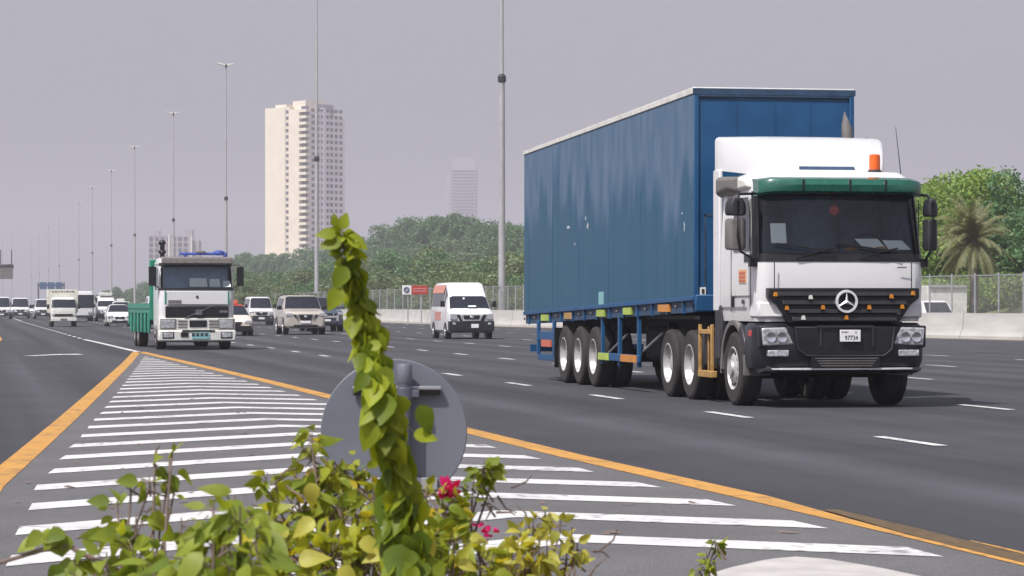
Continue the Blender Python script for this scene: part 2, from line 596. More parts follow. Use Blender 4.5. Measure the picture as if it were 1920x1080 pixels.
# sandy shoulder in front of the barrier, service road and grassy bank beyond it
sh = [(x - .95, y) for x, y in BAR]
sheet('sandy_shoulder', strip_poly(sh, 1.5), .008, 'sand')
sheet('service_road', strip_poly([(x + 5.2, y) for x, y in BAR[:9]], 7), .004, 'gore')
mb = MB()
rings = []
for i in range(60):
    yy = 40 + i * 16
    bx = interp(BAR, yy)
    hgt = 2.3 + .5 * math.sin(i * .9) + .35 * math.sin(i * 2.3)
    rings.append([Vector((bx + 9.5, yy, -.2)), Vector((bx + 12, yy, hgt * .45)), Vector((bx + 15.5, yy, hgt * .85)), Vector((bx + 20, yy, hgt)), Vector((bx + 44, yy, hgt)), Vector((bx + 52, yy, -.2))])
mb.loft(rings, cap=False, closed=False)
struct(mb.build('grass_bank', 'grass', ang=80))
# small dark litter on the hatched area
mb = MB()
for i in range(70):
    yy = rnd.uniform(16, 45)
    xx = rnd.uniform(interp(GL, yy) + .2, interp(GR, yy) - .2)
    a = rnd.uniform(0, PI)
    l, ww = rnd.uniform(.02, .07), rnd.uniform(.01, .025)
    u = Vector((math.cos(a), math.sin(a), 0)) * l
    v = Vector((-math.sin(a), math.cos(a), 0)) * ww
    c = Vector((xx, yy, .014))
    mb.quad([c - u - v, c + u - v + Vector((0, 0, .012)), c + u + v + Vector((0, 0, .004)), c - u + v])
tag(mb.build('litter', 'twig', fix=False), kind='stuff')
# planted island nose
isl = [(-3.0, -3), (4.75, -3), (4.7, 6), (4.62, 11), (4.52, 13.3), (4.46, 13.8), (4.36, 14.25), (4.18, 14.45), (3.98, 14.35), (3.72, 14.0), (3.3, 13.3), (2.3, 11.7), (1.2, 9.6), (-.8, 5.5)]
def inset(poly, d):
    c = []
    n = len(poly)
    for i in range(n):
        a, b, e = Vector(poly[i - 1]), Vector(poly[i]), Vector(poly[(i + 1) % n])
        t1, t2 = (b - a).normalized(), (e - b).normalized()
        t = (t1 + t2).normalized()
        c.append(b + Vector((-t.y, t.x)) * d)
    return c
mb = MB()
i0, i1, i2 = inset(isl, -.10), inset(isl, -.03), inset(isl, .08)
mb.loft([[Vector((x, y, 0)) for x, y in i0], [Vector((x, y, .09)) for x, y in i1], [Vector((x, y, .135)) for x, y in isl], [Vector((x, y, .15)) for x, y in i2]], cap=False)
mb.quad([(x, y, .15) for x, y in i2])
struct(mb.build('island_kerb', 'kerb', ang=60))
bed_ = [(-2.2, -2), (3.9, -2), (3.9, 6), (3.75, 10.5), (3.4, 12.2), (3.0, 12.1), (2.3, 10.8), (1.3, 9.0), (-.2, 5.8)]
mb = MB()
mb.loft([[Vector((x, y, .152)) for x, y in bed_], [Vector((x, y, .19)) for x, y in inset(bed_, .25)]], cap=False)
mb.quad([(x, y, .19) for x, y in inset(bed_, .25)])
struct(mb.build('island_soil', 'soil', fix=False))

# ------------------------------------------------------------------ concrete barrier and fence
def along(path, off, prof, step=None):
    rings = []
    for i, p in enumerate(path):
        a, b = Vector(path[max(i - 1, 0)]), Vector(path[min(i + 1, len(path) - 1)])
        t = (b - a).normalized()
        n = Vector((t.y, -t.x))
        rings.append([Vector((p[0] + n.x * (u + off), p[1] + n.y * (u + off), v)) for u, v in prof])
    return rings
mb = MB()
mb.loft(along(BAR, 0, [(-.3, 0), (-.3, .12), (-.16, .42), (-.1, 1.1), (.1, 1.1), (.3, .12), (.3, 0)]))
bar = tag(mb.build('concrete_barrier', 'conc', ang=20), 'pale concrete safety barrier running along the far side of the highway', 'barrier')
yy = 90.0
while yy < 330:
    x_ = interp(BAR, yy)
    t_ = Vector((interp(BAR, yy + 1) - x_, 1)).normalized()
    q_ = Matrix.Rotation(math.atan2(-t_.x, t_.y), 3, 'Z')
    j_ = MB().prism([(-.31, 0), (-.31, .12), (-.17, .42), (-.11, 1.105), (-.05, 1.105), (-.05, 0)], -.012, .012).build('joint', 'mgrey', bar)
    j_.location = (x_, yy, 0)
    j_.rotation_euler = (0, 0, math.atan2(-t_.x, t_.y))
    yy += 6.0
def fence_mat():
    m = bpy.data.materials.new('chain_link')
    m.use_nodes = True
    t = m.node_tree
    b = t.nodes['Principled BSDF']
    b.inputs['Base Color'].default_value = (.33, .33, .32, 1)
    b.inputs['Roughness'].default_value = .6
    tc = t.nodes.new('ShaderNodeTexCoord')
    n = t.nodes.new('ShaderNodeTexNoise')
    n.inputs['Scale'].default_value = 2.2
    t.links.new(tc.outputs['Object'], n.inputs['Vector'])
    mr = t.nodes.new('ShaderNodeMapRange')
    mr.inputs[3].default_value = .12
    mr.inputs[4].default_value = .32
    t.links.new(n.outputs['Fac'], mr.inputs[0])
    tr = t.nodes.new('ShaderNodeBsdfTransparent')
    ms = t.nodes.new('ShaderNodeMixShader')
    t.links.new(mr.outputs[0], ms.inputs[0])
    t.links.new(tr.outputs[0], ms.inputs[1])
    t.links.new(b.outputs[0], ms.inputs[2])
    t.links.new(ms.outputs[0], t.nodes['Material Output'].inputs[0])
    return m
M['link'] = fence_mat()
FP = BAR[1:9]
fe = thing('chain_link_fence', 'tall grey chain link fence standing behind the concrete barrier', 'fence', (FP[1][0] + .5, FP[1][1], 0))
off = Vector((FP[1][0] + .5, FP[1][1], 0))
mb = MB()
mb.loft([[p - off for p in r] for r in along(FP, .5, [(0, .3), (0, 2.75)])], cap=False, closed=False)
mb.build('wire_mesh', 'link', fe, fix=False, smooth=False)
mb = MB()
mb.loft([[p - off for p in r] for r in along(FP, .5, [(-.025, 2.72), (-.025, 2.77), (.025, 2.77), (.025, 2.72)])])
mb.build('top_rail', 'steel', fe)
post = MB().tube([(0, 0, 0), (0, 0, 2.85)], .04, 8)
p0 = None
yy = 88.0
k = 0
while k < 98:
    x = interp(BAR, yy) + .5
    if p0 is None:
        p0 = post.build('post', 'steel', fe)
        q = p0
    else:
        q = p0.copy()
        COL.objects.link(q)
        q.parent = fe
    q.location = Vector((x, yy, 0)) - off
    yy += 2.3 if yy < 215 else 4.2
    k += 1
# notice board on the fence
nb = thing('notice_board', 'red and white roadside notice board with a round emblem, fixed above the fence', 'sign', (31.75, 209.7, 0))
MB().box((.36, -.02, 2.56), (1.2, .05, .66)).build('red_panel', 'red', nb, bevel=.01)
MB().box((-.6, -.02, 2.56), (.68, .05, .68)).build('white_panel', 'plate', nb, bevel=.01)
mb = MB()
mb.lathe([(.13, 0), (.21, 0), (.21, .03), (.13, .03), (.13, 0)], (-.62, -.08, 2.57), 'y', 20, cap=False)
mb.box((-.62, -.065, 2.57), (.34, .02, .06), rot=Matrix.Rotation(R(45), 3, 'Y'))
mb.build('round_emblem', mat('emblem_navy', (.05, .05, .14), .5), nb)
MB().box((.36, -.055, 2.66), (.95, .012, .07)).box((.36, -.055, 2.48), (.95, .012, .07)).build('text_line', mat('pale_pink', (.62, .25, .25), .6), nb)
MB().tube([(-.5, .05, 0), (-.5, .05, 2.7)], .04).build('post', 'steel', nb)
MB().tube([(.5, .05, 0), (.5, .05, 2.7)], .04).build('post', 'steel', nb)

# ------------------------------------------------------------------ high masts
def mast(label, x, y):
    t = thing('lamp_mast', label, 'lamp post', (x, y, 0), 0, 'tall lamp masts along the highway')
    MB().tube([(0, 0, 0), (0, 0, 17.3)], [.26, .21], 12).build('lower_pole', 'pole', t)
    MB().tube([(0, 0, 17.3), (0, 0, 37.2)], [.14, .09], 10).build('upper_pole', 'pole', t)
    mb = MB()
    mb.lathe([(.22, 0), (.3, .08), (.3, .42), (.16, .6)], (0, 0, 17.1), 'z', 12)
    mb.build('collar', 'dgrey', t)
    for sx in (-1, 1):
        mb = MB()
        mb.loft([[Vector((sx * .12, -.35, 37.1)), Vector((sx * .12, .35, 37.1)), Vector((sx * .12, .35, 37.4)), Vector((sx * .12, -.35, 37.4))],
                 [Vector((sx * 1.25, -.3, 37.42)), Vector((sx * 1.25, .3, 37.42)), Vector((sx * 1.25, .3, 37.6)), Vector((sx * 1.25, -.3, 37.6))]])
        mb.build('luminaire', 'oldwhite', t, bevel=.04)
    mb = MB()
    mb.box((0, 0, 37.15), (.3, .3, .5))
    mb.build('head', 'dgrey', t, bevel=.05)
    return t
m0 = mast('nearest tall lamp mast, rising beside the rear of the blue trailer', 36.35, 199.2)
MASTS = [(36.45, 312, 'tall lamp mast passing in front of the cream tower block'), (36.7, 430.5, 'tall lamp mast with a two winged head, just left of the cream tower'),
         (36.3, 541, 'lamp mast with winged head rising above the low block behind the flatbed truck'), (35.4, 658, 'lamp mast just left of the green flatbed truck'),
         (35.5, 775, 'lamp mast above the white sedan, sixth along the row'), (34.8, 885, 'hazy lamp mast above the high roofed white van'), (35.4, 1018, 'faint lamp mast above the bus beside the crate lorry')]
for x, y, l in MASTS:
    c = copy_tree(m0)
    c.location = (x, y, 0)
    c['label'] = l
for x, y in [(33.2, 1184), (32.5, 1330), (31.5, 1480), (30.5, 1640)]:
    c = copy_tree(m0)
    c.location = (x, y, 0)
    c['label'] = 'very faint lamp mast in the haze where the row of masts ends'
for px, top, d in [(22, 462, 900), (5, 465, 900)]:
    c = copy_tree(m0)
    p = D(px, 572, 1500)
    c.location = (p.x, p.y, 0)
    c['label'] = 'hazy lamp mast rising over the overhead gantry at the far left'

# gantry and overhead direction sign
p = D(12, 520, 508)
gt = thing('sign_gantry', 'grey overhead sign gantry seen edge on at the far left over the traffic', 'gantry', (p.x, p.y, 0))
MB().box((0, 0, 8.15), (2.6, .5, .35)).build('beam', 'dgrey', gt, bevel=.03)
MB().box((0, -.1, 7.0), (2.3, .25, 1.9)).build('sign_panel', 'mgrey', gt, bevel=.03)
for sx in (-1.0, .9): MB().tube([(sx, 0, 7.9), (sx, 0, 11.2)], .09).build('upright', 'dgrey', gt)
MB().tube([(-3.2, 0, 0), (-3.2, 0, 8.4), (1.2, 0, 8.5)], .22).build('support_pole', 'dgrey', gt)
p = D(96, 560, 700)
ds = thing('direction_sign', 'blue overhead direction sign spanning the road far away above the crate lorry', 'sign', (p.x, p.y, 0))
for i in range(3):
    MB().box((-1.9 + i * 1.9, 0, 6.15), (1.7, .2, 1.7)).build('sign_panel', 'bluesign', ds, bevel=.02)
MB().box((0, .25, 6.3), (6.4, .3, .4)).build('beam', 'dgrey', ds)
for sx in (-3.1, 3.1): MB().tube([(sx, .25, 0), (sx, .25, 6.9)], .16).build('support_pole', 'dgrey', ds)

# ------------------------------------------------------------------ towers
def vr(a, b): return Vector((CT * a + ST * b, -ST * a + CT * b, 0))     # right, forward in the view frame
cor = D(575, 572, 1200)
tw = thing('tower_block', 'tall cream residential tower with a sunlit face and a lavender shaded face', 'building', (cor.x, cor.y, 0))
u1 = vr(-.72, .69)
u2 = vr(.70, .71)
n1 = vr(-.69, -.72)
n2 = vr(.71, -.70)
def blk(a0, a1, b0, b1, z0, z1, off=0):
    q = [u1 * a0 + u2 * b0, u1 * a1 + u2 * b0, u1 * a1 + u2 * b1, u1 * a0 + u2 * b1]
    return [p + Vector((0, 0, z0)) for p in q] + [p + Vector((0, 0, z1)) for p in q]
HT = 84.5
mb = MB()
for a0, a1, b0, b1, z in [(13.6, 26.2, 0, 20, HT), (11, 13.6, .35, 20, HT), (4.4, 11, -.3, 20, HT - 1.2), (0, 4.4, .9, 20, HT - 4)]:
    mb.hexa(blk(a0, a1, b0, b1, 0, z))
mb.hexa(blk(4, 12, 3, 14, HT - 1, HT + 2.6)).hexa(blk(15, 22, 2, 12, HT, HT + 1.4)).hexa(blk(14, 28, -2, 8, 0, 22))
mb.build('sunlit_wing', 'towerc', tw, fix=True, smooth=False)
mb = MB()
mb.hexa(blk(-.4, 22, 1.4, 12.5, 0, HT - 2))
mb.hexa(blk(-.1, 22, 12.5, 21.5, 0, HT - 4.5))
mb.hexa(blk(-.6, 1, 8.6, 10.4, 0, HT - .5))
mb.build('shaded_wing', 'towerg', tw, fix=True, smooth=False)
MB().hexa(blk(2, 12, 8, 17, HT - 4, HT + 1.2)).build('roof_plant', 'far', tw, smooth=False)
for i in range(30):
    z = 6 + i * 2.62
    MB().hexa(blk(11.5, 13.1, .12, .6, z, z + 1.25)).build('window', 'wing', tw, smooth=False)
    bal = MB().hexa(blk(-.6, 4.2, -1.0, 1.5, z, z + 1.15)).build('balcony', 'towerc', tw, smooth=False)
    MB().hexa(blk(.2, 3.9, .55, 1.2, z + 1.2, z + 2.5)).build('balcony_window', 'wing', bal, smooth=False)
    mb = MB()
    for j in range(7):
        b = 2.4 + j * 2.65
        a = -.46 if b < 12.5 else -.16
        mb.hexa(blk(a, a + .5, b, b + 1.6, z + .2, z + 1.6), rnd.choice((0, 0, 1)))
    mb.build('window_row', ['wing', 'mgrey'], tw, smooth=False)
p = D(863, 572, 2900)
ft = thing('distant_tower', 'faint hazy tower far away behind the wooded ridge', 'building', (p.x, p.y, 0), -YAW)
MB().box((5, 0, 100), (34, 25, 200)).box((-17, 2, 92), (9, 22, 184)).box((21, 2, 96), (4.5, 22, 192)).build('wall', 'far', ft, smooth=False)
MB().box((5, 0, 203), (30, 20, 6)).build('parapet', 'far', ft, smooth=False)
for i in range(40):
    MB().box((5, -12.6, 12 + i * 4.5), (32, .5, 2.2)).build('window_band', 'wing', ft, smooth=False)
ft.scale = (.725, .725, .725)
p = D(326, 572, 1500)
lb = thing('low_block', 'pale mid rise block half hidden behind the green flatbed truck', 'building', (p.x, p.y, 0), -YAW)
MB().box((-7, 0, 19), (11, 12, 38)).box((4, -.6, 18.5), (12, 12, 37)).box((11.6, 1, 17.5), (4, 11, 35)).build('wall', 'far', lb, smooth=False)
MB().box((-9, 0, 38.6), (3.5, 6, 3)).box((8, 0, 38.2), (4, 6, 5)).build('roof_plant', 'far', lb, smooth=False)
MB().box((-1.8, -.5, 19), (1.0, 12.8, 38)).box((9.8, -.4, 18.6), (.8, 12.8, 37.4)).build('fin', 'oldwhite', lb, smooth=False)
for i in range(10):
    mb = MB()
    for j in range(7):
        x = -11.4 + j * 3.0
        yy = -6.2 if x < -1.8 else -6.75
        mb.box((x + .2, yy, 9 + i * 3), (1.7, .5, 1.6))
    mb.build('window_row', 'wing', lb, smooth=False)

# ------------------------------------------------------------------ trees
def crown(blobs, n, size, seed):
    r = random.Random(seed)
    mb = MB()
    tot = sum(b[3] * b[4] for b in blobs)
    for (x, y, z, rx, rz) in blobs:
        k = int(n * rx * rz / tot)
        for i in range(k):
            while True:
                v = Vector((r.gauss(0, 1), r.gauss(0, 1), r.gauss(0, 1)))
                if v.length > .01: break
            v.normalize()
            rad = r.uniform(.25, 1) ** .4 * (1 + .18 * math.sin(5 * v.x + 3 * v.z + x) * math.cos(4 * v.y + z))
            if r.random() < .06: rad *= 1.15
            p = Vector((x + v.x * rx * rad, y + v.y * rx * rad, z + v.z * rz * rad))
            s = size * r.uniform(.5, 1.3)
            q = Quaternion((r.gauss(0, 1), r.gauss(0, 1), r.gauss(0, 1), r.gauss(0, 1))).normalized()
            mb.add([p + q @ Vector((-s, 0, 0)), p + q @ Vector((0, -s * .45, .08 * s)), p + q @ Vector((s, 0, 0)), p + q @ Vector((0, s * .45, -.05 * s))], [(0, 1, 2, 3)])
    return mb
def make_tree(label, seed, H, W, leafm, n, size, grp):
    r = random.Random(seed)
    t = thing('tree', label, 'tree', (0, 0, 0), 0, grp)
    blobs = []
    for i in range(13):
        a = r.uniform(0, 2 * PI)
        hh = r.uniform(.22, .86)
        rr = W * .5 * r.uniform(.15, .8) * (1.15 - .75 * hh)
        blobs.append((math.cos(a) * rr, math.sin(a) * rr, H * hh, W * r.uniform(.16, .30), H * r.uniform(.10, .17)))
    crown(blobs, n, size, seed + 1).build('crown', leafm, t, fix=False, smooth=False)
    mb = MB()
    mb.tube([(0, 0, -.5), (.1, 0, H * .3), (.05, .1, H * .75)], [W * .035, W * .026, W * .01], 7)
    for b in blobs[::2]:
        mb.tube([(.08, .03, H * .28), (b[0] * .5, b[1] * .5, (H * .28 + b[2]) * .5), (b[0], b[1], b[2])], [W * .016, W * .011, W * .005], 5)
    mb.build('trunk', 'trunk', t)
    return t
gF = 'trees on the wooded ridge behind the fence'
LD = 'dark green bushy tree of the far row on the wooded ridge'
LO = 'dusty olive tree of the front row just behind the fence'
LG = 'mid green tree among the olive trees behind the fence'
kinds = {'d': [make_tree(LD, 11, 12, 9, 'treed', 4200, .30, gF), make_tree(LD, 12, 13, 8, 'treed', 4200, .30, gF)],
         'o': [make_tree(LO, 13, 7, 6.5, 'treeo', 3600, .2, gF), make_tree(LO, 14, 7.5, 6, 'treeo', 3600, .2, gF)],
         'g': [make_tree(LG, 15, 7.5, 6, 'treeg', 3600, .2, gF), make_tree(LG, 16, 7, 7, 'treed', 3600, .2, gF)]}
used = set()
def plant(kind, p, h, sc=1.0):
    a = rnd.choice(kinds[kind])
    if a.name in used: o = copy_tree(a)
    else:
        o = a
        used.add(a.name)
    base = {'d': 12.5, 'o': 7.2, 'g': 7.2}[kind]
    s = h / base
    o.location = (p.x, p.y, p.z)
    o.rotation_euler = (0, 0, rnd.uniform(0, 6.28))
    o.scale = (s * sc, s * sc, s)
# skyline of the ridge in the photograph: pixel column -> pixel row of the tree tops
SKYL = [(180, 540), (210, 535), (250, 527), (290, 515), (340, 500), (430, 474), (480, 472), (520, 476), (560, 470), (600, 462), (640, 453), (700, 434), (740, 416), (780, 402), (815, 396), (850, 398), (885, 408), (930, 418), (965, 420), (1010, 410)]
def sky_y(px):
    for (a, b), (c, d) in zip(SKYL, SKYL[1:]):
        if a <= px <= c: return -8 * (px > 430) + b + (d - b) * (px - a) / (c - a)
    return SKYL[-1][1] - 8
HILL = []
px = 185
while px < 1010:
    d = 960 - (px - 185) * .82
    if px > 420: d = 900 - (px - 420) * .55
    top = D(px, sky_y(px) + rnd.uniform(-3, 14), d).z
    p = D(px, 572, d)
    p.z = max(0, top - 12) if px > 420 else 0
    HILL.append((px, d, p.z))
    plant('d', p, top - p.z, 1.0 + rnd.uniform(0, .35))
    if px > 420:
        for dd, dz in ((-25, 4.0), (-48, 8.5)):
            q = D(px + rnd.uniform(-8, 8), 572, d + dd)
            q.z = max(0, p.z - dz + rnd.uniform(-1, 1))
            plant(rnd.choice('ddg'), q, rnd.uniform(8, 11), rnd.uniform(1, 1.4))
    px += rnd.uniform(17, 26) * (1.0 if px > 420 else .8)
hill_rings = []
for px, d, z in HILL:
    if px < 400: continue
    hill_rings.append([D(px, 572, d + dd).xy.to_3d() + Vector((0, 0, max(-.3, zz))) for dd, zz in ((-110, -.3), (-70, z * .35), (-30, z - 4.5), (0, z + .3), (40, z), (120, z * .4), (220, -.3))])
struct(MB().loft(hill_rings, cap=False, closed=False).build('hill', 'grass', ang=80))
for row, (lo, hi, d0, d1) in enumerate([(.30, .48, 470, 330), (.52, .68, 400, 290), (.74, .92, 330, 250)]):
    px = 440 + row * 9
    while px < 1010:
        f = (px - 440) / 570
        d = d0 + (d1 - d0) * f
        yy = sky_y(px)
        row_y = yy + (560 - yy) * rnd.uniform(lo, hi)
        top = D(px, row_y, d).z
        p = D(px, 572, d)
        p.z = max(0, top - 8.0)
        plant(rnd.choice('oog' if row else 'oogd'), p, min(9, max(3.0, top - p.z)), rnd.uniform(1.05, 1.5))
        px += rnd.uniform(24, 40)
# trees at the right, behind the palm
gR = 'leafy trees on the bank behind the palm'
RT = [(1700, 330, 190, 7.0, 'treeo', 'thin olive tree right beside the cab of the big truck'), (1758, 312, 182, 7.5, 'treel', 'light green tree rising directly behind the palm'),
      (1815, 292, 176, 7.5, 'treel', 'broad light green tree behind the palm, between two others'), (1868, 282, 172, 6.5, 'treel', 'tall light green tree right of the palm'),
      (1925, 268, 168, 7.0, 'treed', 'darker tall tree cut by the right edge of the photo'), (1780, 420, 165, 6, 'treel', 'low bushy tree left of the palm, below the tall trees'),
      (1890, 420, 160, 6.5, 'treed', 'low dark bushy tree right of the palm'), (1650, 350, 195, 7, 'treeo', 'olive tree hidden mostly by the truck cab')]
for i, (px, py, d, W, lm, lab) in enumerate(RT):
    top = D(px, py, d).z
    t = make_tree(lab, 40 + i, top - 1.2, W, lm, 9000, .17, gR)
    p = D(px, 572, d)
    t.location = (p.x, p.y, 1.2)
# palm
pc = D(1825, 462, 146)
pt = thing('palm_tree', 'date palm with a drooping dusty crown behind the fence', 'palm', (pc.x, pc.y, 0))
mb = MB()
mb.tube([(0, 0, 0), (.05, 0, 2), (0, 0, pc.z + .1)], [.28, .24, .26], 10)
mb.ell((0, 0, pc.z), (.7, .7, .9))
mb.build('trunk', 'trunk', pt)
mb = MB()
for i in range(95):
    a = rnd.uniform(0, 2 * PI)
    el = rnd.uniform(-.75, 1.45)
    L = rnd.uniform(2.0, 2.7)
    d0 = Vector((math.cos(a) * math.cos(el), math.sin(a) * math.cos(el), math.sin(el)))
    pos = Vector((0, 0, pc.z + .2))
    side = Vector((-math.sin(a), math.cos(a), 0))
    pts = []
    dv = d0.copy()
    for k in range(11):
        pts.append((pos.copy(), dv.copy()))
        pos += dv * L / 10
        dv = (dv + Vector((0, 0, -.085 - .02 * k))).normalized()
    mb.tube([q[0] for q in pts], [.03 - .0022 * k for k in range(11)], 4)
    for k in range(1, 11):
        for e in range(3):
            pp = pts[k][0].lerp(pts[k - 1][0], e / 3)
            dd = pts[k][1]
            ll = .55 * (1 - abs(k - 5) / 9)
            for sg in (-1, 1):
                tip = pp + (dd * .65 + side * sg * .6 + Vector((0, 0, -.35))).normalized() * ll
                mb.add([pp - dd * .03, pp + dd * .03, tip], [(0, 1, 2)])
mb.build('fronds', 'palm', pt, fix=False, smooth=False)
# shrubs along the foot of the bank at the right
for i in range(13):
    px = 1722 + i * 18
    p = D(px, 572, 153 + rnd.uniform(-4, 4))
    b = thing('shrub', 'low scrubby bush growing on the grass bank behind the fence', 'shrub', (p.x + 2, p.y, .4), 0, 'scrubby bushes on the bank')
    crown([(rnd.uniform(-.6, .6), rnd.uniform(-.5, .5), rnd.uniform(.6, 2.2), rnd.uniform(.6, 1.1), rnd.uniform(.5, .9)) for _ in range(7)], 1100, .12, 300 + i).build('foliage', rnd.choice(['treeo', 'treel']), b, fix=False, smooth=False)
    MB().tube([(0, 0, -.4), (0, 0, 1.1)], [.05, .03], 5).build('stem', 'trunk', b)

# ------------------------------------------------------------------ vehicles: wheels and generic bodies
_wc = {}
def wheel(parent, x, y, r, wd, out, rimm='alu', deep=False, rr=.58):
    """out = -1 for a wheel whose outer face looks to -x."""
    key = (r, wd, out, rimm, deep, rr)
    if key in _wc:
        a = _wc[key]
        t = a.copy()
        COL.objects.link(t)
        t.parent = parent
        t.location = (x, y, r)
        for ch in a.children:
            c = ch.copy()
            COL.objects.link(c)
            c.parent = t
        return t
    mb = MB()
    h = wd / 2
    mb.lathe([(r * .6, -h * .8), (r * rr, -h * .96), (r * .9, -h), (r * .975, -h * .86), (r, -h * .62), (r * .993, -h * .3), (r * .985, -h * .28), (r * .985, -h * .22), (r, -h * .2), (r, h * .2),
              (r * .985, h * .22), (r * .985, h * .28), (r, h * .3), (r, h * .62), (r * .975, h * .86), (r * .9, h), (r * rr, h * .96), (r * .6, h * .8)], (0, 0, 0), 'x', 36, cap=False)
    t = mb.build('wheel', 'rub', parent, ang=25)
    t.location = (x, y, r)
    mb = MB()
    R0 = r * rr
    if deep:
        mb.lathe([(R0 * 1.02, h * .99), (R0 * .97, h * 1.02), (R0 * .9, h * .85), (R0 * .86, h * .3), (R0 * .8, h * .12), (R0 * .45, h * .1), (R0 * .42, h * .45), (R0 * .3, h * .62), (R0 * .1, h * .65)], (0, 0, 0), 'x', 32, sgn=out, cap='end')
        for k in range(10):
            a = 2 * PI * k / 10
            c = Vector((out * h * .1, math.cos(a) * R0 * .6, math.sin(a) * R0 * .6))
            mb.tube([c, c + Vector((out * .05, 0, 0))], .016, 6)
    else:
        mb.lathe([(R0 * 1.02, h * .98), (R0 * .97, h * 1.03), (R0 * .9, h * .8), (R0 * .8, h * .75), (R0 * .62, h * 1.0), (R0 * .4, h * 1.06), (R0 * .36, h * 1.3), (R0 * .1, h * 1.34)], (0, 0, 0), 'x', 32, sgn=out, cap='end')
    rim = mb.build('rim', rimm, t)
    if not deep:
        mb = MB()
        for k in range(10):
            a = 2 * PI * k / 10
            c = Vector((out * h * .76, math.cos(a) * R0 * .74, math.sin(a) * R0 * .74))
            mb.lathe([(R0 * .085, 0), (R0 * .085, h * .17)], c, 'x', 10, sgn=out)
        mb.build('vent_hole', 'blk', t)
    _wc[key] = t
    return t

def half(st):
    y, zb, w, zs, wr, zr = st
    k = min(.07, (zr - zs) * .4)
    return [(w - .07, zb), (w - .005, zb + .1), (w, zb + (zs - zb) * .62), (w - .02, zs), (wr, zr - k), (max(wr - .16, .1), zr)]
def car_ring(st):
    h = half(st)
    return [Vector((-x, st[0], z)) for x, z in h] + [Vector((x, st[0], z)) for x, z in reversed(h)]
def lerpq(a, b, t): return a + (b - a) * t
def panel(mb, A, B, t0, t1, off, s0=0, s1=1):
    """strip of quads between point rows A and B, cropped lengthwise t0..t1"""
    P = [lerpq(a, b, t0) + off for a, b in zip(A, B)]
    Q = [lerpq(a, b, t1) + off for a, b in zip(A, B)]
    n = len(A)
    base = len(mb.v)
    mb.add(P + Q, [(i, i + 1, n + i + 1, n + i) for i in range(n - 1)])
def car(name, label, cat, group, loc, spec, rz=0):
    t = thing(name, label, cat, loc, rz, group)
    S = spec['st']
    mb = MB().loft([car_ring(s) for s in S])
    mb.build('body', spec['paint'], t, bevel=.025, ang=28)
    iw = spec['screen']
    def row(i, idx): return [car_ring(S[i])[j] for j in idx]
    mb = MB()
    A, B = row(iw, (4, 5, 6, 7)), row(iw + 1, (4, 5, 6, 7))
    A[0] = lerpq(A[0], A[1], .1); A[3] = lerpq(A[3], A[2], .1)
    B[0] = lerpq(B[0], B[1], .15); B[3] = lerpq(B[3], B[2], .15)
    panel(mb, A, B, .04, spec.get('st1', .93), Vector((0, -.02, .015)))
    mb.build('windscreen', spec.get('glass', 'glass'), t, fix=False)
    for sg in (0, 1):
        for (i, j, a, b) in spec['side']:
            ri, rj = car_ring(S[i]), car_ring(S[j])
            lo, hi = (3, 4) if sg == 0 else (8, 7)
            mb = MB()
            o = Vector((-.012 if sg == 0 else .012, 0, 0))
            pa = [lerpq(ri[lo], rj[lo], a), lerpq(ri[lo], rj[lo], b), lerpq(ri[hi], rj[hi], b), lerpq(ri[hi], rj[hi], a)]
            q = [lerpq(pa[0], pa[3], .12) + o, lerpq(pa[1], pa[2], .12) + o, lerpq(pa[1], pa[2], .88) + o, lerpq(pa[0], pa[3], .88) + o]
            mb.quad(q)
            mb.build('side_window', 'glass', t, fix=False)
    r, wd, ax = spec['wheel']
    W = max(s[2] for s in S)
    for y in ax:
        for sg in (-1, 1):
            MB().lathe([(r * 1.18, 0), (r * 1.18, .22)], (sg * (W - .205), y, r * 1.02), 'x', 22, sgn=sg).build('wheel_arch', spec.get('archm', 'blk'), t)
            wheel(t, sg * (W - wd / 2 + .025), y, r, wd, sg, spec.get('rimm', 'alu'))
    for f in spec['front']:
        nm, m, x, y, z, ww, dd, hh = f[:8]
        for sg in ((-1, 1) if f[8:] == ('pm',) else (1,)):
            mb = MB()
            if len(f) > 8 and f[8] == 'ell': mb.ell((x, y, z), (ww, dd, hh))
            elif len(f) > 8 and isinstance(f[8], list):
                mb.prism([(u * sg, v) for u, v in f[8]], y - dd / 2, y + dd / 2)
            else: mb.box((x * sg, y, z), (ww, dd, hh))
            mb.build(nm, m, t, bevel=min(.02, .3 * min(ww, dd, hh)))
    for sg in (-1, 1):
        mx, my, mz, mw, mh = spec['mirror']
        MB().box((sg * mx, my, mz), (mw, .1, mh)).box((sg * (mx - mw * .6), my + .02, mz - mh * .2), (mw * .6, .05, .05)).build('mirror', spec.get('mirm', 'blk'), t, bevel=.025)
    return t
def trap(x0, x1, z0, z1, k=0):
    return [(x0 + k, z0), (x1 - k, z0), (x1, z1), (x0, z1)]

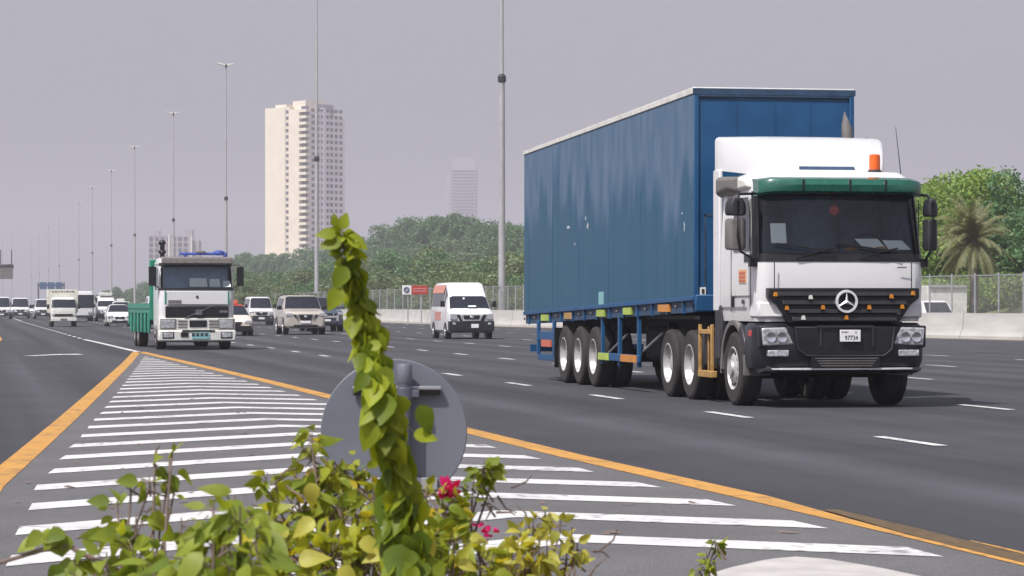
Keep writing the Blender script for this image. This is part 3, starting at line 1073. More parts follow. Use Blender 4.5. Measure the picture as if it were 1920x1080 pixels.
def sedan_spec(paint, L=4.45, W=.86, H=1.48, **k):
    return dict(paint=paint, wheel=(.31, .2, (.82, L - .95)), screen=3, mirror=(W + .09, 1.45, .98, .2, .13), mirm=paint,
        side=[(4, 5, .05, .48), (4, 5, .52, .98)],
        st=[(0, .3, W - .2, .55, W - .3, .66), (.1, .22, W - .07, .62, W - .2, .74), (.55, .2, W, .75, W - .12, .84), (1.12, .2, W, .88, W - .1, .97), (1.85, .2, W, .93, W - .26, H - .02), (3.2, .2, W, .96, W - .26, H),
            (3.9, .2, W, .98, W - .16, 1.06), (L - .1, .25, W - .05, .95, W - .2, 1.02), (L, .35, W - .14, .85, W - .3, .92)],
        front=[('grille', 'blk', 0, .0, .58, .62, .06, .17, trap(-.36, .36, .48, .66, .1)), ('lower_intake', 'blk', 0, .02, .34, 1, .08, .13, trap(-.55, .55, .27, .41, .06)),
               ('headlight', 'lamp', W - .24, .06, .65, .36, .16, .15, 'pm'), ('fog_lamp', 'blk', W - .26, .07, .38, .2, .1, .1, 'pm'), ('number_plate', 'plate', 0, -.04, .43, .4, .02, .1), ('badge', 'chrome', 0, -.045, .6, .12, .03, .08)], **k)
def suv_spec(paint, W=.98, H=1.92, L=5.1, **k):
    return dict(paint=paint, wheel=(.4, .27, (.95, L - 1.1)), screen=3, mirror=(W + .12, 1.6, 1.32, .24, .2), mirm=k.pop('mirm', paint),
        side=[(4, 5, .04, .34), (4, 5, .38, .68), (4, 5, .72, .98)],
        st=[(0, .42, W - .15, .95, W - .28, 1.04), (.08, .34, W - .06, 1.02, W - .18, 1.12), (.5, .32, W, 1.1, W - .12, 1.2), (1.35, .32, W, 1.18, W - .1, 1.26), (1.98, .32, W, 1.22, W - .2, H - .03), (4.4, .32, W, 1.22, W - .2, H),
            (L - .12, .35, W - .03, 1.2, W - .2, H - .08), (L, .45, W - .1, 1.1, W - .3, 1.3)],
        front=[('grille', 'blk', 0, -.01, .86, .6, .08, .26, trap(-.34, .34, .72, .99, .08)), ('badge', 'chrome', 0, -.06, .88, .16, .03, .12, 'ell'), ('grille_frame', 'chrome', .4, -.02, .86, .05, .07, .28, 'pm'),
               ('vent', 'blk', .52, -.01, .9, .16, .06, .2, [(.44, .82), (.5, .82), (.62, .98), (.46, .98)], ), ('vent', 'blk', -.52, -.01, .9, .16, .06, .2, [(-.44, .82), (-.5, .82), (-.62, .98), (-.46, .98)]),
               ('headlight', 'lamp', W - .2, .06, .98, .3, .16, .16, 'pm'), ('lower_intake', 'blk', 0, .02, .46, 1, .1, .12, trap(-.6, .6, .38, .5, .05)), ('number_plate', 'plate', 0, -.03, .62, .5, .03, .12), ('fog_lamp', 'lamp', W - .22, .05, .55, .16, .08, .08, 'pm'), ('roof_rail', 'dgrey', W - .28, 3.1, H + .03, .05, 2.3, .05, 'pm')], **k)
def van_spec(paint, W=.86, H=2.0, L=4.9, hi=False, dark=True, **k):
    front = [('grille', 'blk', 0, -.02, .86, .8, .06, .2, trap(-.46, .46, .76, .94, .12)), ('badge', 'chrome', 0, -.06, .86, .14, .03, .14, 'ell'),
             ('headlight', 'lamp', W - .2, .05, .86, .3, .16, .24, 'pm'), ('bumper', 'dgrey' if dark else paint, 0, .1, .49, 2 * W - .04, .34, .42), ('number_plate', 'plate', 0, -.09, .5, .42, .02, .14), ('fog_lamp', 'lamp', W - .22, -.07, .56, .12, .04, .08, 'pm'),
             ('wiper', 'blk', .2, .42, 1.27, .6, .02, .02)]
    return dict(paint=paint, wheel=(.33, .2, (.95, L - 1.05)), screen=2, mirror=(W + .13, .75, 1.38, .17, .26),
        side=[(3, 4, .06, .95), (4, 5, .04, .48), (4, 5, .52, .96)], front=front, rimm='silver',
        st=[(0, .36, W - .1, .95, W - .2, 1.04), (.07, .3, W - .02, 1.02, W - .12, 1.12), (.42, .28, W, 1.14, W - .1, 1.2), (1.12, .28, W, 1.18, W - .2, H - .24 if hi else H - .05), (2.1 if hi else 1.7, .28, W, 1.2, W - .17, H), (L - .25, .28, W, 1.2, W - .16, H), (L, .34, W - .04, 1.15, W - .22, H - .1)] if hi != 'top' else
           [(0, .36, W - .1, .95, W - .2, 1.06), (.07, .3, W - .02, 1.05, W - .12, 1.16), (.5, .28, W, 1.22, W - .1, 1.3), (1.1, .28, W, 1.25, W - .17, 1.86), (1.75, .28, W, 1.26, W - .22, H), (L - .2, .28, W, 1.26, W - .22, H), (L, .34, W - .04, 1.2, W - .26, H - .1)], **k)

# --- the white and red minibus beside the trailer
vs = van_spec('white', W=.98, H=2.42, L=5.2, hi='top')
vs['side'] = [(3, 4, .3, .95), (4, 5, .05, .42), (4, 5, .46, .96)]
vs['mirror'] = (1.13, .85, 1.5, .17, .26)
vs['front'] = [('grille', 'blk', 0, -.03, .93, .8, .07, .22, [(-.3, .82), (.3, .82), (.36, 1.02), (-.36, 1.02)]),
    ('grille_frame', 'silver', 0, -.04, .8, .74, .06, .05), ('grille_frame', 'silver', .42, -.03, .92, .1, .06, .2, [(.31, .79), (.38, .79), (.5, 1.04), (.38, 1.04)]), ('grille_frame', 'silver', -.42, -.03, .92, .1, .06, .2, [(-.31, .79), (-.38, .79), (-.5, 1.04), (-.38, 1.04)]),
    ('vent', 'blk', .55, -.02, .92, .1, .05, .2, [(.4, .78), (.52, .78), (.64, 1.05), (.52, 1.05)]), ('vent', 'blk', -.55, -.02, .92, .1, .05, .2, [(-.4, .78), (-.52, .78), (-.64, 1.05), (-.52, 1.05)]),
    ('badge', 'chrome', 0, -.08, .93, .17, .03, .15, 'ell'), ('headlight', 'lamp', .78, .05, .95, .3, .2, .26, 'pm'),
    ('bumper', 'bump', 0, .13, .56, 1.94, .42, .42), ('lower_bumper', 'blk', 0, .12, .33, 1.8, .36, .12), ('number_plate', 'plate', .13, -.1, .56, .32, .03, .17), ('fog_lamp', 'lamp', .76, -.09, .66, .14, .04, .1, 'pm')]
van = car('minibus', 'white high roofed minibus with faded red roof sides, beside the rear of the blue trailer', 'minibus', None, (20.72, 120.7, 0), vs)
mb = MB()
for s_ in (-1, 1):
    mb.hexa([Vector((s_ * x, y, z)) for x, y, z in [(.86, 2.05, 1.97), (.775, 2.05, 2.31), (.79, 2.05, 2.31), (.875, 2.05, 1.97), (.86, 5.05, 1.97), (.775, 5.05, 2.31), (.79, 5.05, 2.31), (.875, 5.05, 1.97)]])
mb.build('roof_stripe', 'pinkred', van)
mb = MB()
for i, (z, hh) in enumerate([(1.12, .1), (.98, .1), (.85, .1)]): mb.box((-.985, 3.0, z), (.012, 1.6, hh))
mb.build('side_lettering', 'pinkred', van)
mb = MB()
for i in range(9): mb.box((-.28 + i * .075, .285, 1.185 + .0), (.05, .02, .05 if i % 3 else .035))
mb.build('bonnet_lettering', mat('faded_pink_lettering', (.6, .42, .42), .5), van)
MB().box((.1, .48, 1.40), (.34, .02, .06), rot=Matrix.Rotation(R(-45), 3, 'X')).build('windscreen_note', 'paper', van)
MB().ell((-.2, .84, 1.73), (.1, .03, .1)).build('windscreen_sticker', 'paper', van)
# --- champagne SUV, taxi, dark SUV
sv = car('suv', 'champagne gold off road car with a black grille, left of the tall leafy shoot', 'car', None, (15.75, 139.4, 0), suv_spec('gold', W=1.0, H=1.94, mirm='blk'))
dk = car('suv', 'dark slate blue off road car half hidden by the tall leafy shoot', 'car', None, (18.75, 156, 0), suv_spec('dkcar', W=.98, H=1.9))
MB().box((0, -.03, .8), (1.1, .06, .12)).box((.62, -.02, .72), (.14, .08, .3)).box((-.62, -.02, .72), (.14, .08, .3)).build('bumper_trim', 'silver', dk, bevel=.02)
ts = sedan_spec('cream', W=.91, H=1.46, L=4.8)
tx = car('taxi', 'cream taxi with a red roof half hidden behind the green flatbed truck', 'taxi', None, (11.9, 135.0, 0), ts)
mb = MB()
mb.loft([[Vector((-.63, 1.78, 1.41)), Vector((.63, 1.78, 1.41)), Vector((.5, 1.9, 1.475)), Vector((-.5, 1.9, 1.475))], [Vector((-.64, 3.3, 1.43)), Vector((.64, 3.3, 1.43)), Vector((.52, 3.2, 1.49)), Vector((-.52, 3.2, 1.49))]])
mb.build('red_roof', 'red', tx)
MB().box((0, 2.2, 1.58), (.7, .22, .2)).build('roof_sign', 'orange', tx, bevel=.03)
MB().box((0, -.02, .34), (1.62, .14, .28)).build('black_lower_bumper', 'blk', tx, bevel=.03)
MB().box((-.25, -.1, .5), (.34, .02, .16)).build('yellow_plate', 'amber', tx)
# --- other vans and cars
wv = car('van', 'plain white van between the taxi and the champagne off roader', 'van', None, (20.1, 206, 0), van_spec('white', W=.9, H=2.05, L=4.8))
hv = car('van', 'white high roofed van behind the white sedans, left of the flatbed truck', 'van', None, (11.65, 263.5, 0), van_spec('white', W=.93, H=2.3, L=5.2, hi='top'))
MB().box((0, 2.2, 2.43), (1.2, 1.6, .3)).build('roof_rack', 'oldwhite', hv, bevel=.05)
sd1 = car('sedan', 'white sedan right beside the tail of the green flatbed truck', 'car', None, (9.62, 197.4, 0), sedan_spec('white', W=.87, H=1.5))
sd2 = car('sedan', 'white car following behind the white sedan, only its roof showing', 'car', None, (11.5, 232.2, 0), sedan_spec('white', W=.88, H=1.75))
MB().box((0, 2.4, 1.86), (.6, .25, .2)).build('roof_sign', 'oldwhite', sd2, bevel=.03)
pk = car('suv', 'white off road car seen over the bed of the green flatbed truck', 'car', None, (11.2, 176, 0), suv_spec('white', W=.95, H=2.05))
# far traffic, small
pk2 = car('van', 'white van just left of the crate lorry and behind it', 'van', None, (6.9, 305, 0), van_spec('white', W=.9, H=2.1, L=4.8))
mn = car('minibus', 'white minibus at the far left with a dark windscreen', 'minibus', None, (4.75, 317.7, 0), van_spec('white', W=1.0, H=2.25, L=6.5, dark=True))
mn2 = car('van', 'white van cut by the left edge of the photo', 'van', None, (2.6, 300, 0), van_spec('white', W=.95, H=2.3, L=5.2))
far_cars = [(7.2, 378, 'small white car between the far minibus and the van', 'white'), (12.7, 330, 'dark small car between the bus and the high roofed van', 'dkcar'), (12.4, 305, 'small silver car left of the high roofed van', 'silver'),
            (3.4, 352, 'white car behind the minibus at the far left', 'white'), (4.1, 470, 'pale car far back in the haze at the left', 'silver'), (10.4, 430, 'white car far back above the crate lorry roof', 'white'), (15.5, 400, 'dark car far back right of the bus', 'dkcar')]
for x, y, l, p in far_cars:
    car('sedan', l, 'car', None, (x, y, 0), sedan_spec(p, W=.88, H=1.5) if y != 352 else suv_spec(p))
far_v = [(7.6, 520, 'far white van fading into the haze'), (3.2, 560, 'far white van fading into the haze'), (13.6, 560, 'far white van fading into the haze'), (18.0, 470, 'far white van fading into the haze')]
v0 = None
for x, y, l in far_v:
    if v0 is None: v0 = car('van', l, 'van', 'faint vans far back in the haze', (x, y, 0), van_spec('oldwhite', W=.92, H=2.2, L=5.0))
    else: copy_tree(v0).location = (x, y, 0)
# vehicles on the service road behind the fence
wc = car('sedan', 'white car driving away behind the fence, its roof above the barrier', 'car', None, (44.4, 133, 0), sedan_spec('white', W=.9, H=1.66), rz=R(180))
MB().box((.72, 4.4, .95), (.3, .2, .22)).box((-.72, 4.4, .95), (.3, .2, .22)).build('tail_lamp', 'redl', wc, bevel=.03)
ra = MB()
ra.quad([Vector((-.62, 3.88, 1.12)), Vector((.62, 3.88, 1.12)), Vector((.56, 3.3, 1.58)), Vector((-.56, 3.3, 1.58))])
ra.build('rear_window', 'glass', wc, fix=False)
bt = thing('box_truck', 'white box truck parked behind the fence, left of the palm', 'truck', (48.1, 142.3, 0), R(180))
MB().box((0, 1.2, 1.5), (2.1, 5.0, 1.85)).build('cargo_box', 'oldwhite', bt, bevel=.03)
MB().box((0, 3.78, 2.4), (2.0, .08, .12)).build('rear_header', 'silver', bt)
MB().loft([[Vector((x, -1.4, z)) for x, z in [(-.95, .5), (.95, .5), (.95, 2.0), (-.95, 2.0)]], [Vector((x, -2.9, z)) for x, z in [(-.95, .5), (.95, .5), (.85, 1.9), (-.85, 1.9)]]]).build('cab', 'white', bt, bevel=.05)
for y in (-2.2, 2.4):
    for sg in (-1, 1): wheel(bt, sg * .95, y, .38, .24, sg, 'silver')

# ------------------------------------------------------------------ cab-over fronts shared by lorries and buses
def cab_ring(z, w_, yf, yr, rc=.2, bulge=.05, nf=8):
    pts = []
    for i in range(4): pts.append((-w_, yr + (yf + rc + bulge - yr) * i / 4))
    for i in range(7):
        a = PI / 2 * i / 6
        pts.append((-w_ + rc - rc * math.cos(a), yf + rc + bulge - rc * math.sin(a) - 0))
    for i in range(1, nf): pts.append((-w_ + rc + (2 * w_ - 2 * rc) * i / nf, yf + bulge))
    right = [(-x, y) for x, y in reversed(pts[:11])]
    pts = pts + right
    out = []
    for x, y in pts:
        b = 0
        if abs(y - yf - bulge) < rc: b = bulge * (1 - (abs(x) / w_) ** 2)
        out.append(Vector((x, y - b, z)))
    return out
NR = 4 + 7 + 7 + 11     # points in a ring
def cab_surface(rings, i0, i1, off, j0, j1):
    """open patch of the cab skin between ring indices i0..i1 and point indices j0..j1, pushed out by off"""
    mb = MB()
    rr = []
    for i in range(i0, i1 + 1):
        r = rings[i]
        c = Vector((0, 1.0, r[0].z))
        row = []
        for j in range(j0, j1 + 1):
            a, b = r[j - 1], r[(j + 1) % len(r)]
            t = (b - a).normalized()
            n = Vector((t.y, -t.x, 0))
            if n.dot(r[j] - c) < 0: n = -n
            row.append(r[j] + n * off)
        rr.append(row)
    mb.loft(rr, cap=False, closed=False)
    return mb

# --- green flatbed lorry
fb = thing('flatbed_truck', 'white cabbed flatbed truck with green bed and headboard and a diagonal bar on its grille', 'truck', (7.02, 93.4, 0), R(2.0))
rings = [cab_ring(.62, 1.2, .06, 1.9), cab_ring(1.0, 1.22, 0, 1.9), cab_ring(1.44, 1.22, .0, 1.9), cab_ring(1.93, 1.22, .03, 1.9), cab_ring(2.0, 1.22, .04, 1.9), cab_ring(2.72, 1.19, .16, 1.9), cab_ring(2.82, 1.18, .18, 1.9), cab_ring(2.98, 1.1, .3, 1.85), cab_ring(3.02, .95, .45, 1.75)]
MB().loft(rings, skip=lambda i, j: 4 <= i <= 4 and 7 <= j <= 20).build('cab', 'white', fb, ang=40)
MB().box((0, 1.1, 2.36), (2.1, 1.2, .9)).build('cab_interior', 'interior', fb)
cab_surface(rings, 4, 5, -.015, 7, 21).build('windscreen', 'screen', fb, fix=False)
mb = MB()
cs = cab_surface(rings, 3, 4, .012, 5, 23)
cs.v += []
cs.build('windscreen_seal', 'blk', fb, fix=False)
cab_surface(rings, 5, 6, .012, 5, 23).build('windscreen_header', 'blk', fb, fix=False)
MB().loft([[Vector((x, y, z)) for y, z in [(.1, 2.74), (-.14, 2.78), (-.12, 2.98), (.2, 3.02)]] for x in (-1.14, -1.0, 1.0, 1.14)]).build('sun_visor', mat('brown_visor', (.17, .15, .14), .3, var=.1), fb, bevel=.03)
mb = MB()
mb.box((0, -.045, 1.22), (2.04, .06, .4))
mb.build('grille', 'blk', fb, bevel=.02)
for i in range(4): MB().box((0, -.08, 1.07 + i * .1), (1.98, .02, .02)).build('grille_slat', 'dgrey', fb)
MB().loft([[Vector((-.42, -.09, 1.04)), Vector((-.34, -.09, 1.04)), Vector((-.34, -.11, 1.04)), Vector((-.42, -.11, 1.04))], [Vector((.44, -.09, 1.42)), Vector((.52, -.09, 1.42)), Vector((.52, -.11, 1.42)), Vector((.44, -.11, 1.42))]]).box((.05, -.12, 1.22), (.22, .04, .18)).build('diagonal_badge', 'chrome', fb)
MB().box((.85, -.085, 1.24), (.26, .02, .07)).build('model_badge', 'mgrey', fb)
MB().box((0, -.05, 1.68), (2.02, .02, .42)).build('front_panel', 'white', fb, bevel=.01)
for sx in (-1.02, 1.02): MB().box((sx, -.065, 1.68), (.05, .02, .44)).build('green_stripe', 'green', fb)
MB().box((.0, -.07, 1.72), (.07, .02, .07)).build('emblem', 'dgrey', fb)
MB().box((-.72, -.066, 1.56), (.42, .012, .1)).build('panel_lettering', 'mgrey', fb)
mb = MB()
mb.box((0, .06, .83), (2.46, .3, .42))
mb.build('front_apron', 'oldwhite', fb, bevel=.04)
MB().box((0, .02, .46), (2.5, .42, .36)).build('bumper', 'oldwhite', fb, bevel=.05)
for sx in (-1, 1):
    h = MB().box((sx * .94, -.1, .84), (.44, .06, .28)).build('headlight', 'lamp', fb, bevel=.02)
    MB().box((sx * .94, -.09, .84), (.5, .05, .34)).build('bezel', 'mgrey', h)
    MB().box((sx * .94, -.2, .48), (.32, .03, .16)).build('fog_lamp', 'lamp', fb, bevel=.02)
    MB().box((sx * .94, -.19, .48), (.38, .03, .22)).build('fog_lamp_recess', 'blk', fb, bevel=.02)
for sx in (-.47, .53): 
    for k in range(3): MB().box((sx, -.105, .74 + k * .1), (.3, .02, .035)).build('vent', 'mgrey', fb)
MB().box((.03, -.1, .85), (.56, .03, .22)).build('centre_recess', 'blk', fb, bevel=.01)
MB().box((.03, -.195, .62), (1.05, .03, .05)).build('vent', 'blk', fb)
MB().box((-.42, -.2, .5), (.24, .03, .14)).build('recess', 'blk', fb)
MB().box((.1, -.215, .46), (.56, .02, .2)).build('number_plate', 'teal', fb)
for sx in (-.14, .0, .14, .28): MB().box((sx, -.23, .5), (.09, .012, .09)).build('plate_figure', 'ink', fb)
for sx, mw in ((-1, .24), (1, .22)):
    MB().box((sx * 1.42, .12, 2.38), (mw, .14, .62)).tube([(sx * 1.2, .2, 2.75), (sx * 1.42, .15, 2.74), (sx * 1.42, .15, 2.1), (sx * 1.2, .25, 2.02)], .02, 6).build('mirror', 'blk', fb, bevel=.03)
    MB().quad([Vector((sx * 1.225, .5, 1.95)), Vector((sx * 1.225, 1.35, 1.95)), Vector((sx * 1.215, 1.35, 2.65)), Vector((sx * 1.215, .55, 2.65))]).build('door_window', 'glass', fb, fix=False)
MB().box((0, 2.15, 1.95), (2.66, .12, 2.0)).build('headboard', 'green', fb, bevel=.02)
mb = MB()
mb.box((0, 6.3, 1.25), (2.6, 8.2, .16))
mb.build('bed', 'green', fb, bevel=.02)
for sx in (-1, 1):
    MB().box((sx * 1.29, 6.3, 1.42), (.06, 8.2, .18)).build('side_rail', 'green', fb)
    for k in range(6): MB().box((sx * 1.27, 3.0 + k * 1.3, .85), (.07, .42, .66)).build('side_skirt', 'green', fb, bevel=.02)
MB().box((0, 5.2, .95), (.9, 9.5, .3)).build('chassis', 'under', fb)
MB().box((0, 10.4, 1.0), (2.6, .1, .5)).build('tail_board', 'green', fb)
for y, d in ((1.25, False), (7.6, True), (8.9, True)):
    for sg in (-1, 1): wheel(fb, sg * 1.05, y, .5, .32, sg, 'mgrey', deep=d)
MB().box((0, .9, .5), (1.9, 1.4, .5)).build('engine', 'under', fb)
MB().box((.25, .7, 3.12), (1.5, .2, .09)).box((-.3, .7, 3.09), (.1, .3, .16)).box((1.0, .7, 3.09), (.1, .3, .16)).build('roof_bar', 'bluetarp', fb, bevel=.04)
MB().ell((.8, .7, 3.15), (.4, .3, .18)).build('roof_lamp', 'bluetarp', fb)
MB().box((.2, .65, 3.18), (.3, .2, .08)).build('roof_sign', 'mgrey', fb, bevel=.03)
MB().tube([(-.92, 1.98, 1), (-.92, 1.98, 3.15), (-.92, 2.0, 3.5)], [.07, .08, .08], 12).ell((-.92, 2.0, 3.5), (.24, .24, .2)).ell((-.92, 2.0, 3.2), (.26, .26, .16)).build('exhaust_stack', 'blk', fb)
for (x0, x1, z0, z1, dz) in [(-.22, .36, 2.04, 2.32, 0), (.42, .78, 2.04, 2.3, 0), (.86, 1.12, 2.04, 2.24, 0)]:
    nt_ = MB().quad([Vector((x0, .0, z0)), Vector((x1, .0, z0)), Vector((x1 - .03, .09, z1)), Vector((x0, .09, z1))]).build('windscreen_paper', 'paper', fb, fix=False)
    nt_.location.y = .09

# --- crate lorry
cl = thing('crate_lorry', 'small white lorry with a tall slatted crate body in the left lane', 'truck', (5.72, 193.2, 0))
rings = [cab_ring(.5, .82, .04, 1.5, .14, .03), cab_ring(.95, .84, 0, 1.5, .14, .03), cab_ring(1.2, .84, .03, 1.5, .14, .03), cab_ring(1.28, .84, .05, 1.5, .14, .03), cab_ring(1.82, .78, .32, 1.5, .14, .03), cab_ring(1.95, .74, .42, 1.5, .14, .03), cab_ring(1.98, .6, .6, 1.45, .14, .03)]
MB().loft(rings).build('cab', 'oldwhite', cl, ang=40)
cab_surface(rings, 3, 4, .012, 7, 21).build('windscreen', 'glass', cl, fix=False)
MB().box((0, -.02, .78), (1.2, .05, .17)).build('grille', 'blk', cl, bevel=.02)
MB().box((0, .0, .5), (1.7, .3, .24)).build('bumper', 'oldwhite', cl, bevel=.03)
MB().box((0, -.16, .5), (.42, .02, .12)).build('number_plate', 'mgrey', cl)
MB().box((0, .2, 1.36), (1.2, .02, .08)).build('dash_papers', 'paper', cl)
for sx in (-1, 1):
    MB().box((sx * .7, -.01, .78), (.2, .06, .17)).build('headlight', 'lamp', cl, bevel=.02)
    MB().box((sx * 1.02, .2, 1.35), (.16, .08, .3)).build('mirror', 'blk', cl, bevel=.02)
mb = MB()
mb.box((0, 3.4, 1.0), (1.9, 3.7, .16))
mb.box((0, 1.6, 1.75), (1.9, .06, 1.5))
for z in (1.25, 1.5, 1.75, 2.0, 2.25, 2.42):
    for sx in (-1, 1): mb.box((sx * .94, 3.4, z), (.04, 3.7, .16))
for k in range(6):
    for sx in (-1, 1): mb.box((sx * .965, 1.6 + k * .72, 1.75), (.05, .07, 1.5))
mb.build('crate_body', mat('cream_crate', (.58, .57, .5), .6, var=.2, scale=9), cl, bevel=.01)
for k in range(8): MB().box((-.66 + k * .19, 1.55, 2.36), (.12, .02, .09 if k % 2 else .06)).build('crate_slot', 'mgrey', cl)
for y in (.85, 4.0):
    for sg in (-1, 1): wheel(cl, sg * .74, y, .36, .24, sg, 'mgrey')
MB().box((0, 2.4, .6), (.8, 4.6, .2)).build('chassis', 'under', cl)
# --- coach behind it
ch = thing('coach', 'white coach with a tall dark windscreen just behind the crate lorry', 'bus', (9.0, 255.3, 0))
rings = [cab_ring(.35, 1.16, .02, 9.5), cab_ring(1.1, 1.2, 0, 9.5), cab_ring(1.2, 1.2, 0, 9.5), cab_ring(2.35, 1.18, .18, 9.5), cab_ring(2.6, 1.14, .25, 9.5), cab_ring(2.68, .95, .5, 9.4)]
MB().loft(rings).build('body', 'white', ch, ang=40)
cab_surface(rings, 2, 3, .012, 5, 23).build('windscreen', 'glass', ch, fix=False)
MB().box((0, -.03, .45), (2.2, .06, .22)).build('bumper', 'dgrey', ch, bevel=.02)
for sx in (-1, 1):
    MB().box((sx * .85, -.02, .8), (.36, .06, .2)).build('headlight', 'lamp', ch, bevel=.02)
    MB().box((sx * 1.38, -.1, 1.9), (.16, .1, .4)).build('mirror', 'blk', ch, bevel=.03)
    MB().box((sx * 1.19, 5, 1.8), (.04, 8, .8)).build('side_window', 'glass', ch)
    for y in (2.2, 7.2): wheel(ch, sx * 1.04, y, .46, .28, sx, 'silver')
# lorry with blue tarpaulin load behind the coach
bl = thing('tarpaulin_lorry', 'hazy lorry with a blue tarpaulin load to the right of the coach', 'truck', (13.5, 372, 0))
MB().box((0, 4.0, 2.1), (2.3, 5.5, 2.0)).build('tarpaulin_load', mat('hazy_blue_tarp', (.12, .16, .34), .7), bl, bevel=.15)
MB().loft([cab_ring(.5, 1.1, .04, 1.2), cab_ring(1.4, 1.12, 0, 1.2), cab_ring(2.3, 1.05, .2, 1.2)]).build('cab', 'oldwhite', bl, ang=40)
MB().box((0, .06, 1.75), (1.9, .1, .6)).build('windscreen', 'glass', bl)
for y in (.8, 5):
    for sg in (-1, 1): wheel(bl, sg * .98, y, .46, .28, sg, 'mgrey')

# ------------------------------------------------------------------ the big articulated truck
tk = thing('articulated_truck', 'big articulated truck with white cab and long blue box trailer in the near lane', 'truck', (11.97, 38.93, 0))
X = lambda px: (px - 1580) / 134.0
Z = lambda py: 1.45 + (572 - py) / 134.0
rings = [cab_ring(1.22, 1.2, .03, 2.02, .2, .06), cab_ring(1.42, 1.225, .01, 2.02, .2, .06), cab_ring(1.7, 1.235, 0, 2.02, .2, .06), cab_ring(2.06, 1.235, .01, 2.02, .2, .06),
         cab_ring(2.17, 1.23, .03, 2.02, .2, .06), cab_ring(2.98, 1.195, .2, 2.02, .2, .06), cab_ring(3.06, 1.185, .22, 2.02, .2, .06), cab_ring(3.24, 1.15, .3, 2.02, .2, .06), cab_ring(3.34, 1.04, .42, 1.98, .2, .06), cab_ring(3.36, .8, .7, 1.9, .2, .06)]
cab_o = MB().loft(rings, skip=lambda i, j: i == 4 and 6 <= j < 22).build('cab', 'white', tk, ang=40)
# black surround strips and the glass
cab_surface(rings, 3, 4, .008, 3, 25).build('windscreen_surround', 'blk', tk, fix=False)
cab_surface(rings, 5, 6, .008, 4, 24).build('windscreen_surround', 'blk', tk, fix=False)
cab_surface(rings, 4, 5, .006, 4, 7).build('windscreen_surround', 'blk', tk, fix=False)
cab_surface(rings, 4, 5, .006, 21, 24).build('windscreen_surround', 'blk', tk, fix=False)
ws = cab_surface(rings, 4, 5, -.012, 6, 22).build('windscreen', 'screen', tk, fix=False)
# interior seen through the glass
mb = MB()
mb.quad([Vector((-1.15, 1.9, 2.05)), Vector((1.15, 1.9, 2.05)), Vector((1.1, 1.9, 3.2)), Vector((-1.1, 1.9, 3.2))])
mb.quad([Vector((-1.17, .35, 2.05)), Vector((-1.17, 1.9, 2.05)), Vector((-1.12, 1.9, 3.2)), Vector((-1.12, .5, 3.2))])
mb.quad([Vector((1.17, .35, 2.05)), Vector((1.17, 1.9, 2.05)), Vector((1.12, 1.9, 3.2)), Vector((1.12, .5, 3.2))])
mb.quad([Vector((-1.1, .32, 3.1)), Vector((1.1, .32, 3.1)), Vector((1.1, 1.9, 3.22)), Vector((-1.1, 1.9, 3.22))])
mb.quad([Vector((-1.17, .3, 2.0)), Vector((1.17, .3, 2.0)), Vector((1.17, 1.9, 2.0)), Vector((-1.17, 1.9, 2.0))])
mb.build('cab_lining', 'interior', tk, fix=False)
MB().loft([[Vector((x, y, z)) for y, z in [(.14, 2.06), (.14, 2.15), (.45, 2.2), (.6, 2.14), (.62, 2.0)]] for x in (-1.1, 1.1)]).build('dashboard', 'dgrey', tk, bevel=.03)
for sx in (-.62, .62):
    st_ = MB().box((sx, 1.35, 2.35), (.52, .16, .75)).ell((sx, 1.35, 2.82), (.3, .12, .26)).build('seat', 'seat', tk, bevel=.05)
mb = MB()
mb.tube([Vector((.6 + math.cos(a) * .22, .66 + math.sin(a) * .1, 2.28 + math.sin(a) * .19)) for a in [2 * PI * k / 20 for k in range(21)]], .016, 6)
mb.tube([(.38, .66, 2.28), (.82, .66, 2.28)], .016, 6)
mb.build('steering_wheel', 'blk', tk)
# papers and pendant: things of their own lying inside
def loose(name, label, cat, mbb, m):
    o = mbb.build(name, m, None, fix=False)
    o.location = tk.location
    return tag(o, label, cat)
def wsy(z, x): return .03 + (z - 2.17) / .81 * .17 + .06 * (x / 1.2) ** 2 + .035
def wquad(x0, x1, z0, z1): return MB().quad([Vector((x0, wsy(z0, x0), z0)), Vector((x1, wsy(z0, x1), z0)), Vector((x1, wsy(z1, x1), z1)), Vector((x0, wsy(z1, x0), z1))])
loose('paper_sheet', 'upright white sheet of paper stuck inside the lower windscreen corner of the big truck', 'paper', wquad(-1.0, -.78, 2.32, 2.6), 'paper')
loose('paper_sheet', 'larger white sheet lying on the dashboard of the big truck, nearest the mirror post', 'paper', MB().quad([Vector((.72, .14, 2.235)), Vector((1.06, .17, 2.235)), Vector((.98, .34, 2.37)), Vector((.68, .31, 2.37))]), 'paper')
loose('paper_sheet', 'white sheet beside yellow cable ties on the dashboard of the big truck, nearer its middle', 'paper', MB().quad([Vector((.36, .15, 2.25)), Vector((.7, .15, 2.24)), Vector((.62, .34, 2.39)), Vector((.28, .34, 2.39))]), 'paper')
loose('pendant', 'round red pendant hanging behind the middle of the big truck windscreen', 'pendant', MB().lathe([(.065, 0), (.075, .012), (.065, .024)], (-.04, .26, 2.79), 'y', 18).tube([(-.04, .27, 2.86), (-.04, .27, 3.05)], .005, 5), 'redl')
loose('rag', 'crumpled yellow cloth on the dashboard in front of the white sheets in the big truck', 'cloth', MB().ell((.18, .2, 2.24), (.22, .12, .06)).ell((.62, .18, 2.25), (.2, .1, .06)), 'ylw')
# wipers
for x0, x1 in ((-.62, -.12), (.3, .8)):
    MB().tube([(x0 - .05, .0, 2.1), ((x0 + x1) / 2, -.035, 2.2), (x1, -.03, 2.25)], .012, 5).tube([(x0 - .35, .0, 2.31), (x1, -.03, 2.2)], .014, 5).build('wiper', 'blk', tk)
